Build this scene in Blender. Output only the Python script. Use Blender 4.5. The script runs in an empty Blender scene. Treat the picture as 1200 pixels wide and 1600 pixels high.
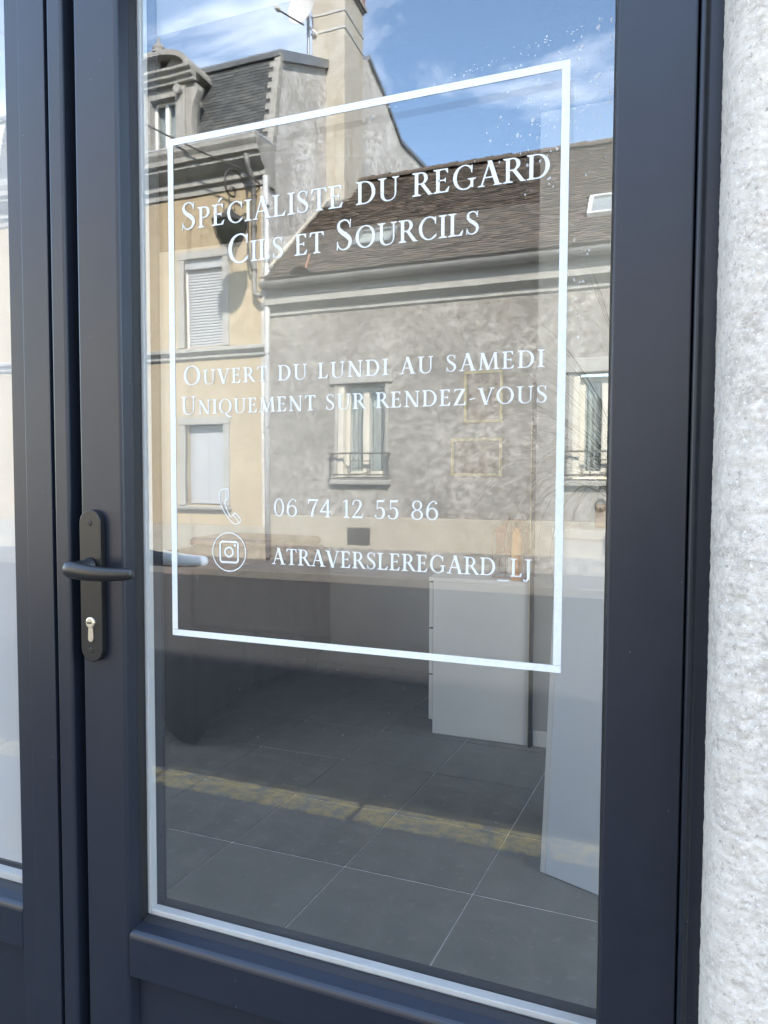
import bpy, bmesh, math, random
from mathutils import Matrix, Vector, noise
random.seed(7)
R_ = math.radians
scene = bpy.context.scene
COL = scene.collection

# ------------------------------------------------------------------ camera, sky, sun, exposure
yaw, pitch, roll = R_(20.554), R_(2.727), R_(-0.226)
fw = Vector((-math.sin(yaw) * math.cos(pitch), math.cos(yaw) * math.cos(pitch), -math.sin(pitch)))
rt = Vector((math.cos(yaw), math.sin(yaw), 0))
dn = fw.cross(rt)
r2 = math.cos(roll) * rt + math.sin(roll) * dn
d2 = -math.sin(roll) * rt + math.cos(roll) * dn
cam = bpy.data.cameras.new('camera')
cam.sensor_fit = 'VERTICAL'; cam.sensor_height = 24; cam.lens = 24 * 1090 / 1600
cam.clip_start = 0.02; cam.clip_end = 500
cam_o = bpy.data.objects.new('camera', cam); COL.objects.link(cam_o)
M3 = Matrix((r2, -d2, -fw)).transposed()
cam_o.matrix_world = Matrix.Translation((0.6445, -0.84, 1.25)) @ M3.to_4x4()
scene.camera = cam_o

SUN = Vector((0.40, 0.67, 0.63)).normalized()
w = bpy.data.worlds.new('World'); scene.world = w; w.use_nodes = True
nt = w.node_tree; nt.nodes.clear()
def wn(t, **k):
    n = nt.nodes.new(t)
    for a, b in k.items(): setattr(n, a, b)
    return n
sky = wn('ShaderNodeTexSky', sky_type='NISHITA', sun_disc=False)
sky.sun_elevation = math.asin(SUN.z); sky.sun_rotation = math.atan2(SUN.x, SUN.y)
sky.air_density = 1.15; sky.dust_density = 0.25; sky.ozone_density = 1.9
tc = wn('ShaderNodeTexCoord'); sep = wn('ShaderNodeSeparateXYZ')
nt.links.new(tc.outputs['Generated'], sep.inputs[0])
zz = wn('ShaderNodeMath', operation='MAXIMUM'); zz.inputs[1].default_value = 0.0
nt.links.new(sep.outputs['Z'], zz.inputs[0])
za = wn('ShaderNodeMath', operation='ADD'); za.inputs[1].default_value = 0.18
nt.links.new(zz.outputs[0], za.inputs[0])
dv = wn('ShaderNodeVectorMath', operation='DIVIDE')
cz = wn('ShaderNodeCombineXYZ')
for i in 'XYZ': nt.links.new(za.outputs[0], cz.inputs[i])
nt.links.new(tc.outputs['Generated'], dv.inputs[0]); nt.links.new(cz.outputs[0], dv.inputs[1])
mp = wn('ShaderNodeMapping'); mp.inputs['Scale'].default_value = (0.9, 1.5, 0.3); mp.inputs['Rotation'].default_value = (0, 0, 0.6); mp.inputs['Location'].default_value = (0.35, 0.1, 0)
nt.links.new(dv.outputs[0], mp.inputs['Vector'])
nz = wn('ShaderNodeTexNoise'); nz.inputs['Scale'].default_value = 1.6; nz.inputs['Detail'].default_value = 9; nz.inputs['Roughness'].default_value = 0.62; nz.inputs['Distortion'].default_value = 0.5
nt.links.new(mp.outputs[0], nz.inputs['Vector'])
cr = wn('ShaderNodeValToRGB'); cr.color_ramp.elements[0].position = 0.55; cr.color_ramp.elements[1].position = 0.90
cr.color_ramp.elements[0].color = (0, 0, 0, 1); cr.color_ramp.elements[1].color = (0.9, 0.9, 0.9, 1)
nt.links.new(nz.outputs['Fac'], cr.inputs[0])
mixc = wn('ShaderNodeMix', data_type='RGBA'); mixc.inputs['B'].default_value = (9.0, 9.6, 10.5, 1)
nt.links.new(cr.outputs[0], mixc.inputs['Factor']); nt.links.new(sky.outputs[0], mixc.inputs['A'])
bg = wn('ShaderNodeBackground'); bg.inputs['Strength'].default_value = 0.15
nt.links.new(mixc.outputs['Result'], bg.inputs['Color'])
wo = wn('ShaderNodeOutputWorld'); nt.links.new(bg.outputs[0], wo.inputs['Surface'])

sl = bpy.data.lights.new('sun', 'SUN'); sl.energy = 4.6; sl.angle = R_(2.0); sl.color = (1.0, 0.95, 0.87)
so = bpy.data.objects.new('sun', sl); COL.objects.link(so)
so.rotation_euler = SUN.to_track_quat('Z', 'Y').to_euler(); so.location = (4, 6, 12)
vs = scene.view_settings
vs.view_transform = 'Standard'; vs.look = 'None'; vs.gamma = 1.0; vs.use_curve_mapping = False
vs.exposure = 3.0
cy = scene.cycles
cy.use_denoising = True; cy.use_adaptive_sampling = False; cy.max_bounces = 9; cy.transparent_max_bounces = 16; cy.glossy_bounces = 5; cy.diffuse_bounces = 4
cy.caustics_reflective = False; cy.caustics_refractive = False; cy.sample_clamp_indirect = 6.0

# ------------------------------------------------------------------ material helpers
MATS = {}
class NT:
    def __init__(s, name):
        s.m = bpy.data.materials.new(name); s.m.use_nodes = True
        s.t = s.m.node_tree; s.b = s.t.nodes['Principled BSDF']; s.out = s.t.nodes['Material Output']
        s.co = s.t.nodes.new('ShaderNodeTexCoord')
        MATS[name] = s.m
    def n(s, t, **k):
        x = s.t.nodes.new(t)
        for a, b in k.items(): setattr(x, a, b)
        return x
    def l(s, a, b): s.t.links.new(a, b)
    def noise(s, scale, detail=5, rough=0.6, stretch=(1, 1, 1), dist=0.0):
        m = s.n('ShaderNodeMapping'); m.inputs['Scale'].default_value = stretch
        s.l(s.co.outputs['Object'], m.inputs['Vector'])
        x = s.n('ShaderNodeTexNoise'); x.inputs['Scale'].default_value = scale
        x.inputs['Detail'].default_value = detail; x.inputs['Roughness'].default_value = rough; x.inputs['Distortion'].default_value = dist
        s.l(m.outputs[0], x.inputs['Vector'])
        return x.outputs['Fac']
    def ramp(s, fac, p0, p1, c0=(0, 0, 0), c1=(1, 1, 1)):
        r = s.n('ShaderNodeValToRGB'); e = r.color_ramp.elements
        e[0].position, e[1].position = p0, p1; e[0].color = (*c0, 1); e[1].color = (*c1, 1)
        s.l(fac, r.inputs[0]); return r.outputs[0]
    def mix(s, fac, a, b, blend='MIX'):
        x = s.n('ShaderNodeMix', data_type='RGBA', blend_type=blend)
        for v, i in ((fac, 'Factor'), (a, 'A'), (b, 'B')):
            if hasattr(v, 'links'): s.l(v, x.inputs[i])
            elif i == 'Factor': x.inputs[i].default_value = v
            else: x.inputs[i].default_value = (*v, 1)
        return x.outputs['Result']
    def base(s, c):
        if hasattr(c, 'links'): s.l(c, s.b.inputs['Base Color'])
        else: s.b.inputs['Base Color'].default_value = (*c, 1)
    def rough(s, v):
        if hasattr(v, 'links'): s.l(v, s.b.inputs['Roughness'])
        else: s.b.inputs['Roughness'].default_value = v
    def bump(s, h, strength=0.4, dist=0.01):
        x = s.n('ShaderNodeBump'); x.inputs['Strength'].default_value = strength; x.inputs['Distance'].default_value = dist
        s.l(h, x.inputs['Height']); s.l(x.outputs[0], s.b.inputs['Normal'])
    def attr(s, name='rnd'):
        a = s.n('ShaderNodeAttribute', attribute_name=name); return a.outputs['Fac']

def plain(name, c, rough=0.5, metal=0.0, var=0.12, scale=6.0, bump=0.0, bscale=60, spec=0.5):
    t = NT(name)
    f = t.noise(scale, 6)
    t.base(t.mix(t.ramp(f, 0.3, 0.7), tuple(v * (1 - var) for v in c), tuple(min(1, v * (1 + var)) for v in c)))
    t.rough(rough); t.b.inputs['Metallic'].default_value = metal; t.b.inputs['Specular IOR Level'].default_value = spec
    if bump: t.bump(t.noise(bscale, 6), bump, 0.004)
    return t.m

def stucco(name, c_lo, c_hi, scale=2.0, bscale=30, bump=0.5, bdist=0.01, stain=None, streak=0.35):
    t = NT(name)
    big = t.ramp(t.noise(scale * 0.45, 4, 0.55), 0.33, 0.66)
    mid = t.ramp(t.noise(scale * 4.5, 10, 0.80, dist=0.1), 0.40, 0.60)
    fine = t.ramp(t.noise(scale * 13, 6, 0.75), 0.38, 0.62)
    c = t.mix(mid, c_lo, c_hi)
    c = t.mix(t.mix(0.45, big, fine), tuple(v * 0.80 for v in c_lo), c)
    st = t.ramp(t.noise(2.6, 6, 0.65, stretch=(2.2, 2.2, 0.22)), 0.50, 0.62)
    sm = t.n('ShaderNodeMath', operation='MULTIPLY'); sm.inputs[1].default_value = streak
    t.l(st, sm.inputs[0])
    c = t.mix(sm.outputs[0], c, stain or tuple(v * 0.5 for v in c_lo))
    t.base(c); t.rough(0.92); t.b.inputs['Specular IOR Level'].default_value = 0.2
    t.bump(t.noise(bscale, 8, 0.7), bump, bdist)
    return t.m

# door lacquer
t = NT('anthracite_lacquer')
f = t.noise(35, 8, 0.7)
t.base(t.mix(t.ramp(f, 0.35, 0.7), (0.0095, 0.0125, 0.021), (0.012, 0.0155, 0.025)))
sp_ = t.ramp(t.noise(210, 2, 0.5), 0.80, 0.815)
t.base(t.mix(sp_, t.mix(t.ramp(f, 0.35, 0.7), (0.0095, 0.0125, 0.021), (0.012, 0.0155, 0.025)), (0.35, 0.36, 0.38)))
rr = t.n('ShaderNodeMapRange'); rr.inputs['To Min'].default_value = 0.24; rr.inputs['To Max'].default_value = 0.52
t.l(t.noise(7, 8, 0.7, stretch=(1, 1, 0.35)), rr.inputs['Value']); t.rough(rr.outputs[0]); t.b.inputs['Specular IOR Level'].default_value = 0.56
t.bump(t.noise(420, 2), 0.03, 0.0005)
LAC = t.m
GASKET = plain('black_rubber', (0.006, 0.006, 0.007), 0.55)
BLACKMET = plain('black_metal', (0.014, 0.013, 0.012), 0.34, 0.0, 0.1, 30, 0.05, 400)
SCREW = plain('dark_steel', (0.05, 0.048, 0.045), 0.35, 0.8)
STEEL = plain('nickel_steel', (0.75, 0.70, 0.60), 0.28, 1.0, 0.06, 40)
SATIN = plain('white_enamel', (0.84, 0.85, 0.85), 0.3, 0.0, 0.04, 20)
SPACER = plain('spacer_aluminium', (0.66, 0.655, 0.63), 0.4, 0.1, 0.05, 30)
t = NT('white_vinyl'); t.base(t.mix(t.ramp(t.noise(140, 7, 0.75), 0.42, 0.75), (0.73, 0.755, 0.74), (0.60, 0.64, 0.635))); t.rough(0.5)
VINYL = t.m

def glass(name, f0, bump=0.0, tint=(1, 1, 1)):
    t = NT(name); t.t.nodes.remove(t.b)
    lw = t.n('ShaderNodeLayerWeight'); lw.inputs['Blend'].default_value = 0.5
    pw = t.n('ShaderNodeMath', operation='POWER'); pw.inputs[1].default_value = 5
    t.l(lw.outputs['Facing'], pw.inputs[0])
    ma = t.n('ShaderNodeMath', operation='MULTIPLY_ADD'); ma.inputs[1].default_value = 1 - f0; ma.inputs[2].default_value = f0
    t.l(pw.outputs[0], ma.inputs[0])
    ge = t.n('ShaderNodeNewGeometry'); fb = t.n('ShaderNodeMath', operation='SUBTRACT'); fb.inputs[0].default_value = 1.0
    t.l(ge.outputs['Backfacing'], fb.inputs[1])
    mm = t.n('ShaderNodeMath', operation='MULTIPLY'); t.l(ma.outputs[0], mm.inputs[0]); t.l(fb.outputs[0], mm.inputs[1])
    tr = t.n('ShaderNodeBsdfTransparent'); tr.inputs['Color'].default_value = (*tint, 1)
    gl = t.n('ShaderNodeBsdfGlossy')
    gl.inputs['Roughness'].default_value = 0.0
    if bump:
        b = t.n('ShaderNodeBump'); b.inputs['Strength'].default_value = 1.0; b.inputs['Distance'].default_value = bump
        t.l(t.noise(9.0, 2, 0.5, stretch=(1, 1, 0.6)), b.inputs['Height']); t.l(b.outputs[0], gl.inputs['Normal'])
    mx = t.n('ShaderNodeMixShader')
    t.l(mm.outputs[0], mx.inputs[0]); t.l(tr.outputs[0], mx.inputs[1]); t.l(gl.outputs[0], mx.inputs[2])
    t.l(mx.outputs[0], t.out.inputs['Surface'])
    return t.m
GLASS = glass('coated_glass', 0.17, 0.00006, (0.996, 0.999, 0.997))
GLASS2 = glass('clear_glass', 0.05, 0.0, (0.992, 0.997, 0.995))
WGLASS = glass('window_glass', 0.10, 0.0, (0.95, 0.97, 0.96))
t = NT('frosted_film'); t.t.nodes.remove(t.b)
df = t.n('ShaderNodeBsdfDiffuse'); df.inputs['Color'].default_value = (0.86, 0.86, 0.85, 1)
tl = t.n('ShaderNodeBsdfTranslucent'); tl.inputs['Color'].default_value = (0.9, 0.9, 0.9, 1)
mx = t.n('ShaderNodeMixShader'); mx.inputs[0].default_value = 0.58
t.l(df.outputs[0], mx.inputs[1]); t.l(tl.outputs[0], mx.inputs[2]); t.l(mx.outputs[0], t.out.inputs['Surface'])
FILM = t.m
t = NT('dried_drops'); t.t.nodes.remove(t.b)
df = t.n('ShaderNodeBsdfDiffuse'); df.inputs['Color'].default_value = (0.8, 0.84, 0.86, 1)
tr = t.n('ShaderNodeBsdfTransparent'); mx = t.n('ShaderNodeMixShader'); mx.inputs[0].default_value = 0.5
t.l(tr.outputs[0], mx.inputs[1]); t.l(df.outputs[0], mx.inputs[2]); t.l(mx.outputs[0], t.out.inputs['Surface'])
DROPS = t.m

# near rough render
t = NT('rough_render')
a = t.ramp(t.noise(4, 6, 0.6), 0.38, 0.66); b = t.ramp(t.noise(70, 9, 0.8), 0.40, 0.60)
c = t.mix(b, (0.40, 0.35, 0.295), (0.77, 0.70, 0.60)); c = t.mix(t.mix(0.5, a, t.ramp(t.noise(22, 7, .7), .35, .62)), c, (0.75, 0.685, 0.59))
d = t.ramp(t.noise(9, 10, 0.85, stretch=(1.6, 1, 0.8)), 0.585, 0.66); c = t.mix(d, c, (0.33, 0.28, 0.24))
c = t.mix(t.ramp(t.noise(150, 6, 0.8), 0.56, 0.64), c, (0.40, 0.35, 0.30))
c = t.mix(t.ramp(t.noise(210, 4, 0.8), 0.57, 0.66), c, (0.86, 0.82, 0.76))
t.base(c); t.rough(0.95); t.b.inputs['Specular IOR Level'].default_value = 0.15
t.bump(t.noise(320, 6, 0.8), 0.5, 0.003)
RENDER = t.m

YELLOW = stucco('ochre_render', (0.345, 0.275, 0.178), (0.44, 0.362, 0.248), 1.2, 40, 0.25, 0.006, (0.36, 0.28, 0.17), 0.3)
GREYW = stucco('grey_render', (0.16, 0.145, 0.126), (0.47, 0.445, 0.405), 1.9, 24, 0.8, 0.02, (0.20, 0.18, 0.155), 0.45)
GABLE = stucco('gable_render', (0.36, 0.34, 0.31), (0.94, 0.925, 0.895), 2.1, 18, 0.8, 0.02, (0.33, 0.30, 0.25), 0.22)
CHIM = stucco('chimney_render', (0.42, 0.39, 0.335), (0.60, 0.575, 0.515), 1.2, 26, 0.4, 0.01, (0.30, 0.24, 0.16), 0.5)
PLINTH = stucco('plinth_render', (0.30, 0.27, 0.215), (0.41, 0.375, 0.305), 1.2, 30, 0.3, 0.006, (0.28, 0.25, 0.2), 0.4)
STONE = stucco('pale_stone', (0.28, 0.27, 0.245), (0.43, 0.418, 0.39), 2.2, 40, 0.25, 0.004, (0.22, 0.205, 0.18), 0.55)
CREAM = plain('cream_paint', (0.46, 0.43, 0.36), 0.5, 0, 0.08, 5)
WHITEP = plain('white_paint', (0.74, 0.735, 0.72), 0.45, 0, 0.05, 6)
SHUT = plain('shutter_plastic', (0.32, 0.325, 0.335), 0.45, 0, 0.06, 5)
CURT = plain('net_curtain', (0.30, 0.315, 0.32), 0.9, 0, 0.25, 8)
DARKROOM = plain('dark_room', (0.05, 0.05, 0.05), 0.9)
ZINC = plain('zinc_sheet', (0.25, 0.26, 0.27), 0.45, 0.5, 0.25, 5)
ZINCW = plain('pale_zinc', (0.50, 0.50, 0.49), 0.5, 0.2, 0.15, 5)
GUTTER = plain('grey_gutter', (0.16, 0.155, 0.145), 0.55, 0.1, 0.25, 4)
IRON = plain('old_iron', (0.06, 0.056, 0.05), 0.6, 0.3, 0.3, 12)
RUST = plain('brick_red', (0.30, 0.15, 0.10), 0.85, 0, 0.25, 9)
LGLASS = plain('dusty_lantern_glass', (0.035, 0.037, 0.03), 0.25, 0, 0.3, 14)
DISH = plain('dish_enamel', (0.60, 0.59, 0.57), 0.45, 0, 0.1, 5)
def tiles_mat(name, a, b, c3):
    t = NT(name); r = t.attr()
    c = t.mix(t.ramp(r, 0.05, 0.95), a, b); c = t.mix(t.ramp(t.noise(3.0, 7, 0.7), 0.48, 0.72), c, c3)
    t.base(t.mix(t.ramp(t.noise(30, 6), 0.3, 0.7), c, t.mix(0.3, c, (0.02, 0.02, 0.02)))); t.rough(0.85); t.b.inputs['Specular IOR Level'].default_value = 0.25
    t.bump(t.noise(60, 5), 0.4, 0.006); return t.m
SLATE = tiles_mat('slate', (0.060, 0.064, 0.066), (0.105, 0.11, 0.11), (0.13, 0.13, 0.12))
CLAY = tiles_mat('old_clay_tile', (0.050, 0.040, 0.032), (0.135, 0.104, 0.080), (0.085, 0.077, 0.064))
ASPH = NT('asphalt'); 
ASPH.base(ASPH.mix(ASPH.ramp(ASPH.noise(260, 4, 0.8), 0.35, 0.7), (0.020, 0.020, 0.021), ASPH.mix(ASPH.ramp(ASPH.noise(1.1, 6), 0.35, 0.7), (0.030, 0.029, 0.028), (0.044, 0.042, 0.040))))
ASPH.rough(0.9); ASPH.bump(ASPH.noise(300, 4), 0.5, 0.004); ASPH = ASPH.m
PAVE = plain('pavement_asphalt', (0.12, 0.112, 0.105), 0.92, 0, 0.25, 3, 0.5, 220)
KERB = plain('kerb_granite', (0.115, 0.105, 0.092), 0.85, 0, 0.25, 14, 0.5, 90)
t = NT('kerb_yellow_worn')
c = t.mix(t.ramp(t.noise(14, 6), 0.3, 0.7), (0.13, 0.125, 0.115), (0.22, 0.21, 0.195))
wear = t.ramp(t.noise(17, 10, 0.78, stretch=(0.8, 1, 1)), 0.445, 0.56)
t.base(t.mix(wear, c, t.mix(t.noise(40, 4), (0.90, 0.58, 0.16), (0.72, 0.46, 0.15)))); t.rough(0.85); t.bump(t.noise(90, 6), 0.4, 0.004)
YKERB = t.m
# interior
t = NT('slate_floor_tile'); r = t.attr()
oi = t.n('ShaderNodeObjectInfo')
c = t.mix(t.ramp(t.noise(3.0, 9, 0.72, dist=0.8), 0.34, 0.7), (0.140, 0.139, 0.130), (0.235, 0.232, 0.218))
c = t.mix(t.ramp(t.noise(24, 6, 0.7), 0.55, 0.8), c, (0.32, 0.315, 0.30))
c = t.mix(t.ramp(oi.outputs['Random'], 0, 1, (0.0,) * 3, (0.5,) * 3), c, (0.22, 0.217, 0.205))
t.base(c); rr = t.n('ShaderNodeMapRange'); rr.inputs['To Min'].default_value = 0.38; rr.inputs['To Max'].default_value = 0.62
t.l(t.noise(6, 6), rr.inputs['Value']); t.rough(rr.outputs[0]); t.bump(t.noise(40, 8), 0.15, 0.003)
TILE = t.m
GROUT = plain('pale_grout', (0.80, 0.80, 0.77), 0.9, 0, 0.3, 25)
INWALL = plain('interior_white_paint', (0.76, 0.75, 0.73), 0.7, 0, 0.04, 3, 0.1, 120)
BACKW = plain('interior_grey_paint', (0.48, 0.47, 0.45), 0.75, 0, 0.06, 3)
PARTW = plain('partition_grey_paint', (0.42, 0.415, 0.40), 0.75, 0, 0.04, 3)
CEIL = plain('ceiling_white', (0.7, 0.7, 0.68), 0.8, 0, 0.03)
LINING = plain('bounce_white_paint', (0.88, 0.87, 0.85), 0.8, 0, 0.02)
DCEIL = plain('charcoal_ceiling_paint', (0.045, 0.045, 0.047), 0.85, 0, 0.05)
MELA = plain('white_melamine', (0.89, 0.885, 0.87), 0.32, 0, 0.02, 4)
COUNT = plain('white_counter_panel', (0.86, 0.90, 0.95), 0.3, 0, 0.02, 4)
CLOTH = plain('charcoal_cloth', (0.022, 0.020, 0.023), 0.95, 0, 0.2, 12, 0.3, 180)
LEATH = plain('brown_leatherette', (0.12, 0.048, 0.032), 0.5, 0, 0.2, 7, 0.2, 120)
GOLD = plain('gilt_wood', (1.0, 0.76, 0.28), 0.35, 0.1, 0.2, 40, 0.2, 80)
PRINT = plain('sepia_print', (0.32, 0.27, 0.21), 0.8, 0, 0.35, 9)
COPPER = plain('copper_wire', (0.45, 0.22, 0.12), 0.35, 0.9)
TOWEL = plain('rust_brown_towel', (0.30, 0.10, 0.045), 0.95, 0, 0.35, 16, 0.6, 140)
AMBER = plain('amber_bottle', (0.75, 0.33, 0.07), 0.35, 0, 0.2, 8)
TAN = plain('tan_card', (0.36, 0.25, 0.17), 0.8, 0, 0.15, 20)
GRASS = NT('dry_grass_blade'); GRASS.base(GRASS.mix(GRASS.attr(), (0.07, 0.08, 0.045), (0.46, 0.46, 0.36))); GRASS.rough(0.7); GRASS = GRASS.m
POT = plain('grey_ceramic', (0.30, 0.30, 0.30), 0.5)
MIRR = plain('mirror_silver', (0.85, 0.86, 0.86), 0.03, 1.0, 0.0)
ROOFD = plain('own_roof_tile', (0.15, 0.10, 0.075), 0.9, 0, 0.2, 5)

# ------------------------------------------------------------------ mesh helpers
class MB:
    def __init__(s, tf=None): s.v = []; s.f = []; s.r = []; s.tf = tf
    def add(s, vs, fs, rnd=None):
        o = len(s.v)
        s.v += [s.tf(*p) if s.tf else tuple(p) for p in vs]
        s.f += [tuple(i + o for i in f) for f in fs]
        s.r += [random.random() if rnd is None else rnd] * len(fs)
        return s
    def box(s, x0, x1, y0, y1, z0, z1, rnd=None):
        return s.add([(x, y, z) for x in (x0, x1) for y in (y0, y1) for z in (z0, z1)],
                     [(0, 1, 3, 2), (4, 6, 7, 5), (0, 4, 5, 1), (2, 3, 7, 6), (0, 2, 6, 4), (1, 5, 7, 3)], rnd)
    def prism(s, pts, a, b, axis):      # polygon pts (u,v) extruded along axis from a to b
        n = len(pts)
        def P(u, v, k): return {'x': (k, u, v), 'y': (u, k, v), 'z': (u, v, k)}[axis]
        vs = [P(u, v, a) for u, v in pts] + [P(u, v, b) for u, v in pts]
        fs = [(i, (i + 1) % n, n + (i + 1) % n, n + i) for i in range(n)] + [tuple(range(n)), tuple(range(2 * n - 1, n - 1, -1))]
        return s.add(vs, fs)
    def quad(s, a, b, c, d): return s.add([a, b, c, d], [(0, 1, 2, 3)])
    def tube(s, pts, r, n=8, close=True, ell=(1, 1)):
        pts = [Vector(p) for p in pts]; rs = r if isinstance(r, (list, tuple)) else [r] * len(pts)
        vs = []; up = None
        for i, p in enumerate(pts):
            d = (pts[min(i + 1, len(pts) - 1)] - pts[max(i - 1, 0)]).normalized()
            if up is None:
                up = Vector((0, 0, 1)) if abs(d.z) < 0.9 else Vector((1, 0, 0))
            e1 = (up - d * up.dot(d))
            if e1.length < 1e-6: e1 = d.orthogonal()
            e1.normalize(); e2 = d.cross(e1); up = e1
            for k in range(n):
                a = 2 * math.pi * k / n
                vs.append(tuple(p + e1 * math.cos(a) * rs[i] * ell[0] + e2 * math.sin(a) * rs[i] * ell[1]))
        fs = []
        for i in range(len(pts) - 1):
            for k in range(n):
                k2 = (k + 1) % n
                fs.append((i * n + k, i * n + k2, (i + 1) * n + k2, (i + 1) * n + k))
        if close: fs += [tuple(range(n)), tuple(range(len(vs) - 1, len(vs) - n - 1, -1))]
        return s.add(vs, fs)
    def lathe(s, prof, c, n=20, axis='z'):
        vs = []
        for r, h in prof:
            for k in range(n):
                a = 2 * math.pi * k / n; u, v = r * math.cos(a), r * math.sin(a)
                vs.append((c[0] + u, c[1] + v, c[2] + h) if axis == 'z' else (c[0] + u, c[1] + h, c[2] + v) if axis == 'y' else (c[0] + h, c[1] + u, c[2] + v))
        fs = [(i * n + k, i * n + (k + 1) % n, (i + 1) * n + (k + 1) % n, (i + 1) * n + k) for i in range(len(prof) - 1) for k in range(n)]
        if prof[0][0] > 1e-6: fs.append(tuple(range(n)))
        if prof[-1][0] > 1e-6: fs.append(tuple(range(len(vs) - 1, len(vs) - n - 1, -1)))
        return s.add(vs, fs)
    def mesh(s, name):
        m = bpy.data.meshes.new(name); m.from_pydata(s.v, [], s.f)
        a = m.attributes.new('rnd', 'FLOAT', 'FACE')
        a.data.foreach_set('value', s.r)
        bm = bmesh.new(); bm.from_mesh(m); bmesh.ops.recalc_face_normals(bm, faces=bm.faces); bm.to_mesh(m); bm.free()
        m.update(); return m
    def build(s, name, mat, parent=None, bevel=0.0, smooth=False, seg=2):
        o = bpy.data.objects.new(name, s.mesh(name)); COL.objects.link(o)
        o.data.materials.append(mat)
        if parent: o.parent = parent
        if smooth:
            for p in o.data.polygons: p.use_smooth = True
        if bevel:
            b = o.modifiers.new('bevel', 'BEVEL'); b.width = bevel; b.segments = seg; b.limit_method = 'ANGLE'; b.angle_limit = R_(30)
            b.harden_normals = False
        return o
def thing(name, label, cat, group=None):
    o = bpy.data.objects.new(name, None); COL.objects.link(o); o.empty_display_size = 0.1
    o['label'] = label; o['category'] = cat
    if group: o['group'] = group
    return o
def tag(o, label, cat, group=None):
    o['label'] = label; o['category'] = cat
    if group: o['group'] = group
    return o
def struct(o): o['kind'] = 'structure'; return o
def stuff(o): o['kind'] = 'stuff'; return o
def copy_tree(o, parent=None):
    c = o.copy(); COL.objects.link(c); c.parent = parent
    for ch in list(o.children): copy_tree(ch, c)
    return c

# ------------------------------------------------------------------ the ground of the street
ST = -0.12                                   # pavement level, the shop floor is 0
OP = lambda x, d, h: (x, -d, h + ST)         # opposite side: d metres away from the shop front, h above pavement
struct(MB().quad((-150, -300, -0.40), (150, -300, -0.40), (150, 300, -0.40), (-150, 300, -0.40)).build('ground', PAVE))
g = MB()
for i in range(60):
    x0 = -30 + i; g.quad((x0, -8.2, -0.24), (x0 + 1, -8.2, -0.24), (x0 + 1, -1.85, -0.24), (x0, -1.85, -0.24))
struct(g.build('road', ASPH))
struct(MB().box(-30, 30, -1.672, -0.10, -0.39, ST).build('pavement', PAVE))
struct(MB().box(-30, 30, -9.46, -8.362, -0.39, ST).build('pavement', PAVE))
# kerbs, one stone after another
for y0, y1, nm, lab, m in ((-1.85, -1.674, 'kerb', 'y', YKERB), (-8.36, -8.2, 'kerb', 'f', KERB)):
    root = MB().box(-30, 30, y0 + 0.01, y1 - 0.01, -0.39, ST - 0.02).build('kerb', KERB); struct(root)
    km = MB().box(0.004, 0.990, y0, y1, -0.38, ST + 0.001)
    base = None
    for i in range(24):
        if base is None: o = km.build('kerb_stone', m, root, 0.018); base = o
        else: o = base.copy(); COL.objects.link(o); o.parent = root
        o.location = (-12.45 + i * 1.0, random.uniform(-.002, .002), random.uniform(-.004, .002))
        if lab == 'y': o.rotation_euler.z = random.uniform(-.002, .002)
struct(MB().box(-30, 30, -2.05, -1.853, -0.30, -0.236).build('gutter_channel', KERB)) if False else None

# ------------------------------------------------------------------ the shop building (own side)
shop = thing('shop_building', 'house with rough pale stucco wall to the right of the dark door', 'building')
# rough render beside the door: real relief
prof = [(0.7095, 0.02), (0.7095, -0.012), (0.710, -0.03), (0.711, -0.05), (0.713, -0.066), (0.717, -0.078), (0.724, -0.087), (0.733, -0.0925)]
x = 0.7365
while x < 1.55: prof.append((x, -0.095)); x += 0.0019 if x < 0.84 else 0.02
nz_ = 1050; z0, z1 = 0.0, 2.3
vs = []; npf = len(prof)
for j_ in range(nz_ + 1):
    z = z0 + (z1 - z0) * j_ / nz_
    for i, (px, py) in enumerate(prof):
        q = Vector((px + 0.4 * py, py, z))
        g = 1 - abs(noise.noise(q * 75)) * 2.2
        n1 = 0.0008 * noise.fractal(q * 90, 0.7, 2.1, 4) + 0.0005 * max(-0.4, g) + 0.0010 * noise.noise(q * 260) + 0.0008 * noise.noise(q * 12)
        wgt = 1.0 if i > 6 else 0.75
        vs.append((px - (0.55 * n1 * wgt if i < 8 else 0), py - n1 * wgt, z))
fs = [(j * npf + i, j * npf + i + 1, (j + 1) * npf + i + 1, (j + 1) * npf + i) for j in range(nz_) for i in range(npf - 1)]
m = MB().add(vs, fs)
m.build('rough_wall', RENDER, shop, smooth=True)
TOPZ = 3.47
m = MB(); m.box(1.551, 8.0, -0.095, 0.12, -0.39, TOPZ); m.build('wall', RENDER, shop)
m = MB(); m.box(0.712, 1.5505, -0.09, 0.12, 2.301, TOPZ); m.box(-2.65, 0.711, -0.095, 0.12, 2.25, TOPZ); m.build('wall', RENDER, shop)
m = MB(); m.box(-8.0, -2.6505, -0.095, 0.12, -0.39, TOPZ); m.build('wall', RENDER, shop)
m = MB(); m.box(0.7125, 1.5505, -0.07, 0.12, -0.39, 0.0); m.build('wall_foot', RENDER, shop)
m = MB(); m.box(0.7135, 6.7, 0.1205, 0.13, 0.0, 2.30); m.box(-4.6, 6.7, 0.1205, 0.13, 2.301, 3.095); m.box(-4.6, -2.66, 0.1205, 0.13, 0, 2.30); m.box(0.7135, 0.74, 0.061, 0.12, 0, 2.3); m.build('bounce_lining', LINING, shop)  # white lining added to bounce the roof-light sun into the room
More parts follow.
